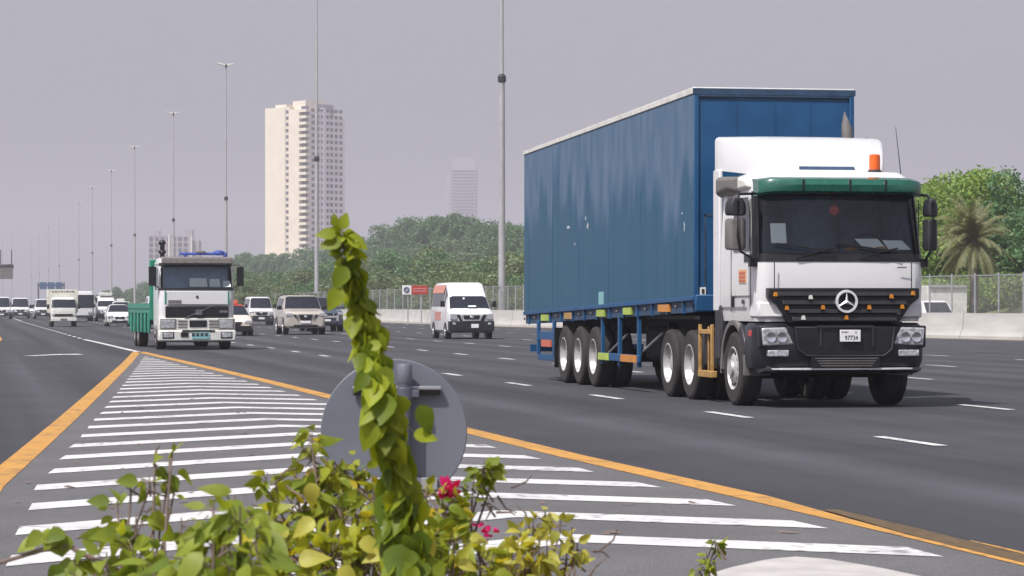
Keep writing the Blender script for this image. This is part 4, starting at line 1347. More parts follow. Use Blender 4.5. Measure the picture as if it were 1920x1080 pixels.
# bonnet seams and body details
MB().box((-1.0, -.03, 1.86), (.012, .012, .38)).box((1.0, -.03, 1.86), (.012, .012, .38)).build('panel_seam', 'dgrey', tk)
MB().box((.86, -.03, 1.98), (.14, .006, .02)).build('model_badge', 'mgrey', tk)
# grille
gp = [(-1.1, 1.69), (1.1, 1.69), (1.1, 1.55), (.98, 1.46), (.8, 1.2), (-.8, 1.2), (-.98, 1.46), (-1.1, 1.55)]
MB().prism(gp, -.085, .1).build('grille', 'blk', tk, bevel=.015)
for k, (z, wz) in enumerate([(1.6, 2.02), (1.48, 1.8), (1.36, 1.66), (1.25, 1.52)]):
    MB().loft([[Vector((x, y, zz)) for y, zz in [(-.09, z - .045), (-.125, z - .02), (-.10, z + .035), (-.08, z + .035)]] for x in (-wz / 2, wz / 2)]).build('grille_slat', 'slat', tk, bevel=.006)
mb = MB()
mb.lathe([(.128, -.012), (.158, -.012), (.163, .006), (.158, .02), (.128, .02), (.126, .006), (.128, -.012)], (.015, -.15, 1.5), 'y', 40, cap=False)
for k in range(3):
    a = PI / 2 + 2 * PI * k / 3
    d_ = Vector((math.cos(a), 0, math.sin(a)))
    p_ = Vector((-math.sin(a), 0, math.cos(a)))
    c_ = Vector((.015, -.15, 1.5))
    for e in (-1, 1):
        mb.add([c_ + Vector((0, -.02, 0)), c_ + d_ * .136, c_ + p_ * e * .022 - d_ * .012, c_ + d_ * .136 + p_ * e * .003], [(0, 1, 3, 2)])
mb.build('star_emblem', 'starm', tk, fix=True)
for (u, v, m_) in [(520, 258, 'amber'), (600, 350, 'amber'), (852, 346, 'amber'), (1334, 271, 'amber'), (1487, 250, 'amber'), (1177, 346, 'amber'), (1410, 342, 'amber'), (1016, 415, 'amber'), (766, 277, 'oldwhite'), (715, 416, 'oldwhite')]:
    x_, z_ = X(1300 + u / 3.6), Z(480 + v / 3.6)
    MB().prism([(x_ - .03, z_ - .026), (x_ + .026, z_ - .03), (x_ + .014, z_ + .03), (x_ - .022, z_ + .026)], -.15, -.115).build('reflector_sticker', m_, tk)
# bumper: wide dark moulding with recesses
def bring(z, w_, yf, yr=.62, rc=.28): return cab_ring(z, w_, yf, yr, rc, .08)
br = [bring(.56, 1.22, -.02), bring(.66, 1.25, -.07), bring(.86, 1.255, -.085), bring(1.14, 1.25, -.07), bring(1.2, 1.2, .0)]
MB().loft(br).build('bumper', 'bump', tk, bevel=.01, ang=40)
MB().prism([(-.72, 1.15), (.72, 1.15), (.68, .82), (.56, .74), (-.56, .74), (-.68, .82)], -.115, -.04).build('bumper_recess', 'blk', tk, bevel=.015)
MB().tube([(-.72, -.12, 1.15), (-.68, -.125, .83), (-.56, -.13, .74), (.56, -.13, .74), (.68, -.125, .83), (.72, -.12, 1.15)], .012, 6).build('recess_rim', 'dgrey', tk)
MB().box((0, -.12, 1.15), (.82, .05, .03)).box((-.36, -.12, 1.0), (.03, .04, .26)).box((.4, -.12, 1.0), (.03, .04, .26)).build('plate_bracket', 'dgrey', tk)
for k in range(4): MB().box((.02, -.125, .6 + k * .035), (.92 - .06 * (3 - k), .02, .012)).build('lower_slat', 'mgrey', tk)
MB().box((0, -.12, .66), (1.0, .02, .17)).build('lower_intake', 'blk', tk)
mb = MB().loft([[Vector((x, -.06 + .18 * (abs(x) / 1.2) ** 4 + dy, z)) for dy, z in ((0, .535), (-.05, .545), (-.05, .565), (0, .57))] for x in (-1.1, -.9, -.6, 0, .6, .9, 1.15)])
mb.build('bumper_lip', 'starm', tk)
MB().loft([[Vector((x, y, z)) for y, z in ((-.02, .53), (.3, .48), (.5, .56), (.0, .57))] for x in (-1.15, 1.15)]).build('underrun_plate', 'blk', tk)
pl = MB().box((.06, -.165, 1.02), (.3, .012, .165)).build('number_plate', 'plate', tk, bevel=.004)
for o_ in (text('97734', .088, 'ink', pl, (.075, -.173, .99), (R(90), 0, 0), name='plate_number', sx=.88), text('DUBAI', .035, 'greyink', pl, (-.02, -.173, 1.075), (R(90), 0, 0), name='plate_lettering')): pass
text('O', .045, 'greyink', pl, (.14, -.173, 1.07), (R(90), 0, 0), name='plate_lettering')
for sx in (-1, 1):
    hp = [(.72, .90), (1.17, .88), (1.19, 1.13), (.84, 1.14)]
    hl = MB().prism([(sx * x, z) for x, z in hp], -.06, .16).build('headlight', 'lamp', tk, bevel=.02)
    for cx in (.9, 1.06):
        MB().lathe([(.075, 0), (.07, .02), (.035, .008)], (sx * cx, -.06, 1.0), 'y', 18, sgn=-1).build('reflector', 'chrome', hl)
    MB().prism([(sx * x, z) for x, z in [(.69, .87), (1.21, .85), (1.22, 1.16), (.82, 1.17)]], -.035, .12).build('headlight_bezel', 'blk', tk, bevel=.02)
    MB().prism([(sx * x, z) for x, z in [(.8, .73), (1.1, .73), (1.1, .82), (.8, .82)]], -.078, .02).build('fog_lamp', 'lamp', tk, bevel=.012)
    MB().box((sx * 1.247, .35, 1.05), (.02, .16, .09)).build('side_marker', 'redl' if sx < 0 else 'amber', tk, bevel=.01)
    # white corner horns beside the grille
    mb = MB()
    mb.loft([[Vector((sx * x, y, z)) for x, y, z in [(.86, -.03, zz), (1.0 + .2, .1 + .0, zz), (1.24, .42, zz), (1.0, .42, zz)]] for zz in (1.27, 1.5)])
    mb.build('corner_panel', 'white', tk, bevel=.03)
    # door
    MB().quad([Vector((sx * 1.245, .42, 2.22)), Vector((sx * 1.245, 1.3, 2.22)), Vector((sx * 1.225, 1.3, 2.98)), Vector((sx * 1.222, .55, 2.98)), Vector((sx * 1.235, .42, 2.6))]).build('door_window', 'glass', tk, fix=False)
    MB().box((sx * 1.236, .36, 2.2), (.012, .012, 1.5)).box((sx * 1.238, 1.42, 1.95), (.012, .012, 1.2)).box((sx * 1.238, .9, 1.58), (.012, 1.1, .012)).box((sx * 1.238, 1.3, 1.42), (.012, 1.4, .01)).build('door_seam', 'mgrey', tk)
    MB().box((sx * 1.25, 1.3, 1.5), (.03, .08, .15)).build('door_handle', 'blk', tk, bevel=.01)
    MB().box((sx * 1.245, .75, 1.5), (.02, .1, .06)).build('side_lamp', 'dgrey', tk, bevel=.01)
mb = MB()
for k in range(3): mb.box((-1.245, .78, 1.80 + k * .055), (.012, .34, .035))
mb.build('door_sticker', 'orange', tk)
MB().box((-1.24, .78, 1.86), (.01, .4, .2)).build('sticker_back', mat('pale_orange_sticker', (.62, .42, .25), .6), tk)
# mirrors
for sx, x0, x1 in ((-1, 1.40, 1.68), (1, 1.21, 1.40)):
    xm = (x0 + x1) / 2
    ww_ = x1 - x0
    mb = MB()
    mb.loft([[Vector((sx * (xm + dx * ww_ / 2 * f), y, z)) for dx, y in ((-1, .12), (-1, .02), (-.6, -.05), (.6, -.05), (1, .02), (1, .12))] for z, f in ((2.22, .85), (2.26, 1), (2.62, 1), (2.66, .85))])
    mb.build('mirror', 'mgrey' if sx < 0 else 'dgrey', tk, bevel=.015)
    mb = MB()
    mb.loft([[Vector((sx * (xm + dx * ww_ / 2 * f), y, z)) for dx, y in ((-1, .12), (-1, .0), (-.6, -.07), (.6, -.07), (1, .0), (1, .12))] for z, f in ((2.7, .85), (2.74, 1), (2.86, .95), (2.95, .6))])
    mb.build('mirror', 'dgrey', tk, bevel=.015)
    MB().tube([(sx * 1.17, .28, 3.02), (sx * (xm - .05), .05, 3.0), (sx * xm, -.08, 2.9), (sx * xm, -.08, 2.4), (sx * (xm - .04), -.06, 2.2), (sx * 1.25, .12, 2.08), (sx * 1.22, .25, 2.06)], .018, 8).box((sx * 1.25, .2, 2.05), (.1, .12, .12)).build('mirror_arm', 'blk', tk)
# sun visor
rs = []
for x in (-1.19, -1.14, -1.0, -.5, 0, .5, 1.0, 1.14, 1.19):
    e = max(0, abs(x) - .95) / .24
    yb = .16 * e ** 2
    rs.append([Vector((x, y + yb, z - .03 * e)) for y, z in [(.23, 3.02), (.04, 3.01), (-.03, 3.05), (-.045, 3.14), (.0, 3.22), (.12, 3.255), (.3, 3.26), (.26, 3.2)]])
vz = MB().loft(rs).build('sun_visor', 'visor', tk)
for x in (-.58, .1, .62): MB().box((x, -.03, 3.14), (.03, .03, .15)).build('visor_rib', 'blk', vz, bevel=.006)
# roof deflector
rs = []
for y, hw, zb, zt, r_ in [(.72, .80, 3.30, 3.35, .02), (.85, .87, 3.30, 3.5, .04), (1.1, .96, 3.32, 3.68, .06), (1.5, 1.08, 3.36, 3.83, .07), (1.9, 1.18, 3.40, 3.90, .07), (2.3, 1.25, 3.44, 3.93, .06), (2.34, 1.24, 3.45, 3.92, .06)]:
    half_ = [(hw, zb), (hw, zt - r_), (hw - r_ * .3, zt - r_ * .3), (hw - r_, zt), (.5, zt + .015)]
    rs.append([Vector((-x, y, z)) for x, z in half_] + [Vector((x, y, z)) for x, z in reversed(half_)])
df = MB().loft(rs).build('roof_deflector', 'white', tk, bevel=.02, ang=50)
mb = MB()
sl = Vector((0, .17, .11)).normalized()
mb.loft([[Vector((x, y, z)) for x, z in [(-.42, z0), (.42, z0), (.42, z0 + .012), (-.42, z0 + .012)]] for y, z0 in [(.70, 3.325), (.715, 3.325)]])
mb.hexa([Vector((-.43, .70, 3.33)), Vector((.43, .70, 3.33)), Vector((.43, .9, 3.33)), Vector((-.43, .9, 3.33)), Vector((-.41, .77, 3.435)), Vector((.41, .77, 3.435)), Vector((.41, .9, 3.435)), Vector((-.41, .9, 3.435))])
mb.build('deflector_slot', 'navy', tk, bevel=.015)
MB().box((0, 1.5, 3.36), (1.6, 1.3, .05)).build('deflector_base', 'dgrey', tk)
# side fairings
for sx in (-1, 1):
    mb = MB()
    mb.loft([[Vector((sx * x, y, z)) for x, y in ((1.25, 2.06), (1.26, 2.38), (1.2, 2.38), (1.19, 2.06))] for z in (1.36, 3.44)])
    mb.build('side_fairing', 'white', tk, bevel=.02)
MB().loft([[Vector((-1.22, y, z)) for y, z in ((1.05, 3.06), (2.0, 3.0), (2.0, 3.34), (1.05, 3.3))], [Vector((-1.34, y, z)) for y, z in ((1.3, 3.12), (1.95, 3.06), (1.95, 3.3), (1.3, 3.28))]]).build('air_intake', 'mgrey', tk, bevel=.04)
MB().loft([[Vector((-1.16, y, z)) for y, z in ((.5, 3.1), (1.1, 3.06), (1.1, 3.3), (.6, 3.26))], [Vector((-1.24, y, z)) for y, z in ((.62, 3.13), (1.1, 3.1), (1.1, 3.26), (.66, 3.23))]]).build('intake_duct', 'oldwhite', tk, bevel=.03)
# beacon, antenna, exhaust
bc = MB().lathe([(.075, 0), (.08, .02), (.08, .16), (.078, .22), (.06, .235)], (.66, .6, 3.37), 'z', 20).build('beacon', 'beacon', tk)
MB().lathe([(.1, 0), (.1, .04), (.08, .06)], (.66, .6, 3.325), 'z', 20).build('beacon_base', 'dgrey', bc)
MB().tube([(1.05, .6, 3.33), (.98, .62, 4.0)], [.008, .004], 5).build('antenna', 'dgrey', tk)
MB().tube([(1.14, 2.5, 3.0), (1.14, 2.5, 3.95)], .02, 5).build('antenna', 'dgrey', tk)
mb = MB().tube([(.88, 2.62, 1.3), (.88, 2.62, 3.95), (.88, 2.64, 4.1)], [.09, .09, .085], 14)
mb.loft([[Vector((.88 + math.cos(2 * PI * k / 14) * .085 * f + ox, 2.64 + math.sin(2 * PI * k / 14) * .085 * f, z + dz * math.cos(2 * PI * k / 14))) for k in range(14)] for f, ox, z, dz in ((1, 0, 4.08, 0), (.95, .0, 4.14, -.03), (.6, .0, 4.24, -.09), (.15, -.02, 4.3, -.06))])
mb.build('exhaust_stack', 'mgrey', tk)
# wheels, guards, chassis of the tractor
for sx in (-1, 1):
    w_ = wheel(tk, sx * 1.085, 1.32, .535, .31, sx, 'alu')
    for y in (3.95, 5.33):
        wheel(tk, sx * 1.085, y, .535, .29, sx, 'alu', deep=True)
        wheel(tk, sx * .75, y, .535, .29, sx, 'under', deep=True)
    arc = [R(a) for a in range(-10, 196, 13)]
    rs = []
    for a in arc:
        c_, s_ = math.cos(a), math.sin(a)
        rs.append([Vector((sx * x, 1.32 - c_ * r, .56 + s_ * r)) for x, r in ((1.25, .6), (1.25, .68), (.86, .66), (.86, .6))])
    MB().loft(rs).build('mudguard', 'mgrey', tk, bevel=.01)
    rs = []
    for a in arc[2:6]:
        c_, s_ = math.cos(a), math.sin(a)
        rs.append([Vector((sx * x, 1.32 - c_ * r, .56 + s_ * r)) for x, r in ((1.255, .6), (1.255, .76), (1.0, .74), (1.0, .6))])
    MB().loft(rs).build('mud_flap', 'dgrey', tk, bevel=.02)
    MB().box((sx * 1.0, 2.15, 1.05), (.5, .35, .8)).build('rear_guard', 'dgrey', tk, bevel=.03)
    MB().loft([[Vector((sx * x, y, z)) for x, y in ((1.24, 1.98), (1.24, 2.05), (1.1, 2.05), (1.1, 1.98))] for z in (.45, 1.35)]).build('guard_edge', 'mgrey', tk, bevel=.01)
    # yellow ladder frame in front of the tank
    mb = MB()
    for y in (2.58, 3.3):
        mb.box((sx * 1.22, y, .78), (.05, .05, .76))
    mb.box((sx * 1.2, 2.94, .42), (.1, .8, .1)).box((sx * 1.2, 2.94, 1.05), (.09, .72, .07)).box((sx * 1.18, 2.94, .78), (.03, .03, .7))
    mb.build('step_frame', 'ylw', tk, bevel=.01)
    MB().box((sx * .95, 2.95, .8), (.42, .85, .62)).build('fuel_tank', 'dgrey', tk, bevel=.08)
    MB().box((sx * .42, 3.3, .95), (.1, 5.6, .28)).build('chassis_rail', 'under', tk)
MB().box((0, 1.3, .85), (1.5, 2.2, .7)).tube([(-.9, 1.32, .5), (.9, 1.32, .5)], .1, 8).build('engine', 'under', tk)
for y in (3.95, 5.33): MB().tube([(-1.0, y, .535), (1.0, y, .535)], .12, 10).ell((0, y, .55), (.5, .5, .5)).build('axle', 'under', tk)
MB().box((0, 4.6, 1.2), (1.0, 1.0, .16)).build('fifth_wheel', 'under', tk, bevel=.03)
# ---- trailer
def blue_mat():
    m = bpy.data.materials.new('trailer_blue_sky_refl')
    m.use_nodes = True
    t = m.node_tree
    b = t.nodes['Principled BSDF']
    tc = t.nodes.new('ShaderNodeTexCoord')
    def nz(scale, st, det=5, dist=0):
        mp = t.nodes.new('ShaderNodeMapping')
        mp.inputs['Scale'].default_value = st
        t.links.new(tc.outputs['Object'], mp.inputs[0])
        n = t.nodes.new('ShaderNodeTexNoise')
        n.inputs['Scale'].default_value = scale
        n.inputs['Detail'].default_value = det
        n.inputs['Distortion'].default_value = dist
        t.links.new(mp.outputs[0], n.inputs['Vector'])
        return n.outputs['Fac']
    def mth(op, a, b_, c=None):
        k = t.nodes.new('ShaderNodeMath')
        k.operation = op
        for i, q in enumerate((a, b_, c)):
            if q is None: continue
            if isinstance(q, (int, float)): k.inputs[i].default_value = q
            else: t.links.new(q, k.inputs[i])
        return k.outputs[0]
    def rng(v, a, b_, c, d):
        mr = t.nodes.new('ShaderNodeMapRange')
        for i, q in enumerate((a, b_, c, d)): mr.inputs[i + 1].default_value = q
        t.links.new(v, mr.inputs[0])
        return mr.outputs[0]
    b.inputs['Specular IOR Level'].default_value = .1
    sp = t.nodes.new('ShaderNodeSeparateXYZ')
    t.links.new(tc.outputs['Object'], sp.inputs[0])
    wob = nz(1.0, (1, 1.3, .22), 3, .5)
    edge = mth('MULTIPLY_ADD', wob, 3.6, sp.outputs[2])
    sky_refl = rng(edge, 4.75, 5.35, 0, 1)  # paler upper zone paints the sky's reflection into the base colour
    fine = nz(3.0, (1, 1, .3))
    sky_refl2 = mth('MULTIPLY', sky_refl, rng(fine, .3, .7, .5, 1.0))
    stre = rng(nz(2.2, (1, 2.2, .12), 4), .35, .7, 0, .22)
    tot = mth('ADD', mth('MULTIPLY', sky_refl2, .85), mth('MULTIPLY', stre, .35))
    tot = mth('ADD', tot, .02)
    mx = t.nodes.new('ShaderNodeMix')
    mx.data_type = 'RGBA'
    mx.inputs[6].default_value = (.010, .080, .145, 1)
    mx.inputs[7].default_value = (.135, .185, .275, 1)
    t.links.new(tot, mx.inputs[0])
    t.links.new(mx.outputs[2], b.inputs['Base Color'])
    t.links.new(rng(sky_refl, 0, 1, .38, .6), b.inputs['Roughness'])
    bp = t.nodes.new('ShaderNodeBump')
    bp.inputs['Strength'].default_value = .25
    bp.inputs['Distance'].default_value = .03
    t.links.new(nz(1.0, (1, 1.6, .35), 2), bp.inputs['Height'])
    t.links.new(bp.outputs[0], b.inputs['Normal'])
    return m
M['dusty'] = blue_mat()  # trailer blue with the reflected sky painted over its upper part
Ya, Yb = 3.55, 17.3
zb = lambda y: 1.54 + (y - Ya) / (Yb - Ya) * (1.27 - 1.54)
zt = lambda y: 4.66 + (y - Ya) / (Yb - Ya) * (4.43 - 4.66)
HW = 1.26
mb = MB()
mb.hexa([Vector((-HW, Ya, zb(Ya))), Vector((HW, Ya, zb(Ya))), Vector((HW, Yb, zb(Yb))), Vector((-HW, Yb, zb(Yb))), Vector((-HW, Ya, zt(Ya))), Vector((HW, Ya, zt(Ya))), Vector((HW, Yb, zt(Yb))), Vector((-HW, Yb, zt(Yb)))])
box = mb.build('trailer_box', 'dusty', tk, bevel=.012)  # 'dusty' is the trailer blue with the reflected sky painted in
y = Ya + 1.1
k = 0
while y < Yb - .3:
    for sx in (-1, 1):
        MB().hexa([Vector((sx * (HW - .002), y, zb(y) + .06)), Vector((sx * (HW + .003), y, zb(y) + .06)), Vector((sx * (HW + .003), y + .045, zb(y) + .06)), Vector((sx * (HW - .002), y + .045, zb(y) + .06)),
               Vector((sx * (HW - .002), y, zt(y) - .02)), Vector((sx * (HW + .003), y, zt(y) - .02)), Vector((sx * (HW + .003), y + .045, zt(y) - .02)), Vector((sx * (HW - .002), y + .045, zt(y) - .02))]).build('panel_joint', 'dusty', box)  # same blue with the painted sky reflection
    y += 2.44
# front bulkhead with frame and small door
MB().box((0, Ya - .012, 3.03), (2.5, .02, 3.1)).build('front_bulkhead', 'blue', tk, bevel=.006)
for sx in (-1, 1): MB().box((sx * 1.225, Ya - .03, 3.05), (.075, .05, 3.2)).build('corner_post', 'blue', tk, bevel=.012)
MB().box((0, Ya - .03, 4.64), (2.38, .05, .06)).build('front_header', 'navy', tk, bevel=.01)
MB().box((0, Ya - .04, 1.48), (2.5, .08, .26)).build('front_sill', 'blue', tk, bevel=.02)
dr = MB().box((-.78, Ya - .035, 2.2), (.58, .03, 1.2)).build('bulkhead_door', 'blue', tk, bevel=.008)
MB().box((-.78, Ya - .03, 2.82), (.66, .05, .04)).box((-1.09, Ya - .03, 2.2), (.03, .05, 1.26)).build('door_frame', 'navy', dr)
MB().box((-1.13, Ya - .06, 1.66), (.09, .012, .12)).build('white_label', 'plate', tk)
MB().box((-1.13, Ya - .069, 1.66), (.04, .008, .07)).build('label_mark', 'ink', tk)
for x in (-.6, 0, .55): MB().box((x, Ya - .026, 3.1), (.03, .012, 2.9)).build('bulkhead_rib', 'blue', tk)
# roof sheet
mb = MB()
mb.hexa([Vector((-HW - .015, Ya - .03, zt(Ya))), Vector((HW + .015, Ya - .03, zt(Ya))), Vector((HW + .015, Yb + .02, zt(Yb))), Vector((-HW - .015, Yb + .02, zt(Yb))), Vector((-HW - .015, Ya - .03, zt(Ya) + .1)), Vector((HW + .015, Ya - .03, zt(Ya) + .1)), Vector((HW + .015, Yb + .02, zt(Yb) + .075)), Vector((-HW - .015, Yb + .02, zt(Yb) + .075))])
mb.build('roof_sheet', 'oldwhite', tk, bevel=.01)
MB().box((0, Ya - .045, zt(Ya) + .035), (2.56, .03, .09)).build('roof_front_trim', 'navy', tk)
# side rail below the box
for sx in (-1, 1):
    mb = MB()
    mb.hexa([Vector((sx * (HW - .25), Ya + .2, zb(Ya) - .2)), Vector((sx * (HW - .035), Ya + .2, zb(Ya) - .2)), Vector((sx * (HW - .035), Yb, zb(Yb) - .19)), Vector((sx * (HW - .25), Yb, zb(Yb) - .19)),
             Vector((sx * (HW - .25), Ya + .2, zb(Ya))), Vector((sx * (HW - .035), Ya + .2, zb(Ya))), Vector((sx * (HW - .035), Yb, zb(Yb))), Vector((sx * (HW - .25), Yb, zb(Yb)))])
    rl = mb.build('side_rail', 'navy', tk)
    mb = MB()
    mb.hexa([Vector((sx * (HW - .05), Ya, zb(Ya) - .02)), Vector((sx * (HW + .02), Ya, zb(Ya) - .02)), Vector((sx * (HW + .02), Yb, zb(Yb) - .02)), Vector((sx * (HW - .05), Yb, zb(Yb) - .02)),
             Vector((sx * (HW - .05), Ya, zb(Ya) + .05)), Vector((sx * (HW + .02), Ya, zb(Ya) + .05)), Vector((sx * (HW + .02), Yb, zb(Yb) + .05)), Vector((sx * (HW - .05), Yb, zb(Yb) + .05))])
    mb.build('bottom_moulding', 'blue', tk, bevel=.008)
    y = Ya + .7
    while y < Yb:
        MB().box((sx * (HW - .02), y, zb(y) - .11), (.04, .05, .2)).build('rail_rib', 'blue', rl)
        MB().lathe([(.03, 0), (.02, .03)], (sx * (HW - .03), y + .5, zb(y) - .1), 'x', 8, sgn=sx).build('rail_bolt', 'mgrey', rl)
        y += 1.05
    for y, m_, l_ in ((5.5, 'ylw', .75), (8.1, 'lime', .62), (10.2, 'lime', .65), (13.0, 'ylw', .7), (15.2, 'lime', .75)):
        MB().box((sx * (HW - .012), y, zb(y) - .1), (.03, l_, .12)).build('reflector', 'amber' if y == 5.5 else m_, tk)
    # side guard
    for y in (7.45, 8.9, 10.25):
        MB().box((sx * (HW - .06), y, .88), (.06, .1, .92)).build('guard_post', 'blue', tk, bevel=.006)
    gr = MB().box((sx * (HW - .03), 8.86, .56), (.05, 3.1, .13)).build('guard_rail', 'blue', tk, bevel=.01)
    MB().box((sx * (HW - .0), 8.0, .56), (.012, 1.2, .12)).build('guard_reflector', 'amber', gr)
    MB().box((sx * (HW - .0), 9.95, .56), (.012, .85, .12)).build('guard_reflector', 'lime', gr)
    MB().tube([(sx * 1.15, 10.0, .62), (sx * 1.05, 9.0, .95)], .02, 6).tube([(sx * 1.15, 7.5, .66), (sx * 1.0, 6.6, 1.0)], .02, 6).build('guard_stay', 'steel', tk)
    for y in (10.95, 12.25, 13.55):
        wheel(tk, sx * 1.085, y, .535, .29, sx, 'alu', deep=True)
        wheel(tk, sx * .75, y, .535, .29, sx, 'under', deep=True)
    # landing leg, mud flaps, rear frame
    MB().box((sx * .8, 6.75, .75), (.16, .16, .85)).box((sx * .8, 6.75, .36), (.26, .26, .05)).build('landing_leg', 'under', tk)
    MB().box((sx * .95, 14.3, .65), (.6, .04, .75)).build('mud_flap', 'blk', tk)
    mb = MB()
    for y in (14.45, 16.0):
        mb.box((sx * 1.22, y, .82), (.06, .12, .66))
    mb.box((sx * 1.2, 15.2, .45), (.07, 1.6, .12))
    mb.box((sx * 1.2, 15.2, .86), (.07, 1.6, .16))
    mb.build('rear_guard_frame', 'blue', tk, bevel=.008)
    MB().box((sx * 1.245, 15.1, .72), (.03, .9, .13)).build('rear_side_reflector', 'orange', tk)
    MB().box((sx * .5, 10.3, 1.1), (.16, 13.0, .3)).build('trailer_beam', 'under', tk)
for y in (10.95, 12.25, 13.55): MB().tube([(-1.0, y, .535), (1.0, y, .535)], .1, 10).build('axle', 'under', tk)
MB().box((0, 8.6, .8), (1.3, 1.6, .6)).build('spare_carrier', 'under', tk, bevel=.1)
MB().box((0, 10.3, 1.26), (2.3, 13.4, .06)).build('trailer_floor', 'under', tk)
MB().box((0, 17.25, .6), (2.3, .1, .14)).build('underrun_bar', 'blue', tk)
MB().box((0, Yb + .02, 2.8), (2.4, .03, 2.9)).build('rear_door', 'blue', tk)
# chalk-white scuffs and the small pale sticker on the box side
for (px_, py_, w_, h_) in [(1066, 426, 8, 8), (1098, 410, 3, 12), (1102, 424, 4, 16), (1078, 457, 3, 8), (1283, 424, 3, 26), (1279, 400, 4, 5)]:
    d_ = 10.71 / ST
    q = [(px_ - w_ / 2, py_ - h_ / 2), (px_ + w_ / 2, py_ - h_ / 2), (px_ + w_ / 2, py_ + h_ / 2), (px_ - w_ / 2, py_ + h_ / 2)]
    P = []
    for u, v in q:
        r_ = (u - 960) / 5400
        dd = (11.97 - HW - .004) / (ST + r_ * CT)
        P.append(D(u, v, dd) - Vector(tk.location))
    c_ = sum(P, Vector()) / 4
    n_ = 9
    MB().add([c_ + Vector((0, math.cos(2 * PI * k / n_) * (P[1] - P[0]).length / 2 * rnd.uniform(.5, 1.1), math.sin(2 * PI * k / n_) * (P[2] - P[1]).length / 2 * rnd.uniform(.5, 1.1))) for k in range(n_)], [tuple(range(n_))]).build('paint_scuff', 'scuff', box, fix=False)
MB().box((-HW - .004, 10.1, zb(10.1) + .16), (.012, .4, .22)).build('pale_sticker', 'teal', tk)

# ------------------------------------------------------------------ round road sign seen from behind
sg_ = thing('road_sign', 'round road sign seen from its plain grey back, on a steel post among the bushes', 'sign', (1.715, 11.61, .1), R(-8))
MB().lathe([(.296, 0), (.3, .003), (.3, .007), (.29, .01)], (-.042, .058, .83), 'y', 64).build('disc', 'signgrey', sg_)
MB().tube([(0, 0, 0), (0, 0, 1.10)], .028, 20).build('post', 'signpost', sg_)
mb = MB().lathe([(.028, 0), (.031, .005), (.031, .075), (.028, .08)], (0, 0, 1.03), 'z', 20)
mb.build('post_cap', 'signgrey', sg_)
MB().box((-.03, .035, 1.012), (.36, .03, .014)).build('bracket_rail_and_shade', 'steel', sg_, bevel=.003)
MB().box((-.03, .04, .992), (.355, .016, .022)).build('bracket_rail_and_shade', 'blk', sg_)  # black strip stands for the shade below the rail's bright top edge
mb = MB()
mb.lathe([(.029, 0), (.037, 0), (.037, .05), (.029, .05), (.029, 0)], (0, 0, .965), 'z', 20, cap=False)
mb.tube([(.05, -.02, .99), (.05, .05, .99)], .008, 8).tube([(-.05, -.02, .99), (-.05, .05, .99)], .008, 8).box((0, -.005, .99), (.12, .03, .03))
mb.build('bracket', 'signpost', sg_, bevel=.003)
MB().box((-.03, .045, .62), (.33, .02, .05)).build('bracket', 'steel', sg_, bevel=.003)

# ------------------------------------------------------------------ bougainvillea
def leaf(mb, p, dirv, nrm, L, Wd, fold=.25, curl=.25, mi=0):
    d = dirv.normalized()
    s_ = d.cross(nrm)
    if s_.length < 1e-4: s_ = d.orthogonal()
    s_.normalize()
    n = s_.cross(d).normalized()
    rows = [(0, .0), (.1, .62), (.3, 1.0), (.55, .85), (.8, .42), (1.0, 0)]
    vs, fs = [], []
    for t, wv_ in rows:
        c = p + d * (t * L) - n * (curl * L * t * t)
        if wv_ == 0:
            vs.append(c)
        else:
            hw = wv_ * Wd / 2
            vs += [c - s_ * hw + n * (hw * fold), c, c + s_ * hw + n * (hw * fold)]
    # indices: 0 | 1 2 3 | 4 5 6 | 7 8 9 | 10 11 12 | 13
    fs += [(0, 2, 1), (0, 3, 2)]
    for a in (1, 4, 7): fs += [(a, a + 1, a + 4, a + 3), (a + 1, a + 2, a + 5, a + 4)]
    fs += [(10, 11, 13), (11, 12, 13)]
    mb.add(vs, fs, mi)
def rv(r): 
    v = Vector((r.gauss(0, 1), r.gauss(0, 1), r.gauss(0, 1)))
    return v.normalized()
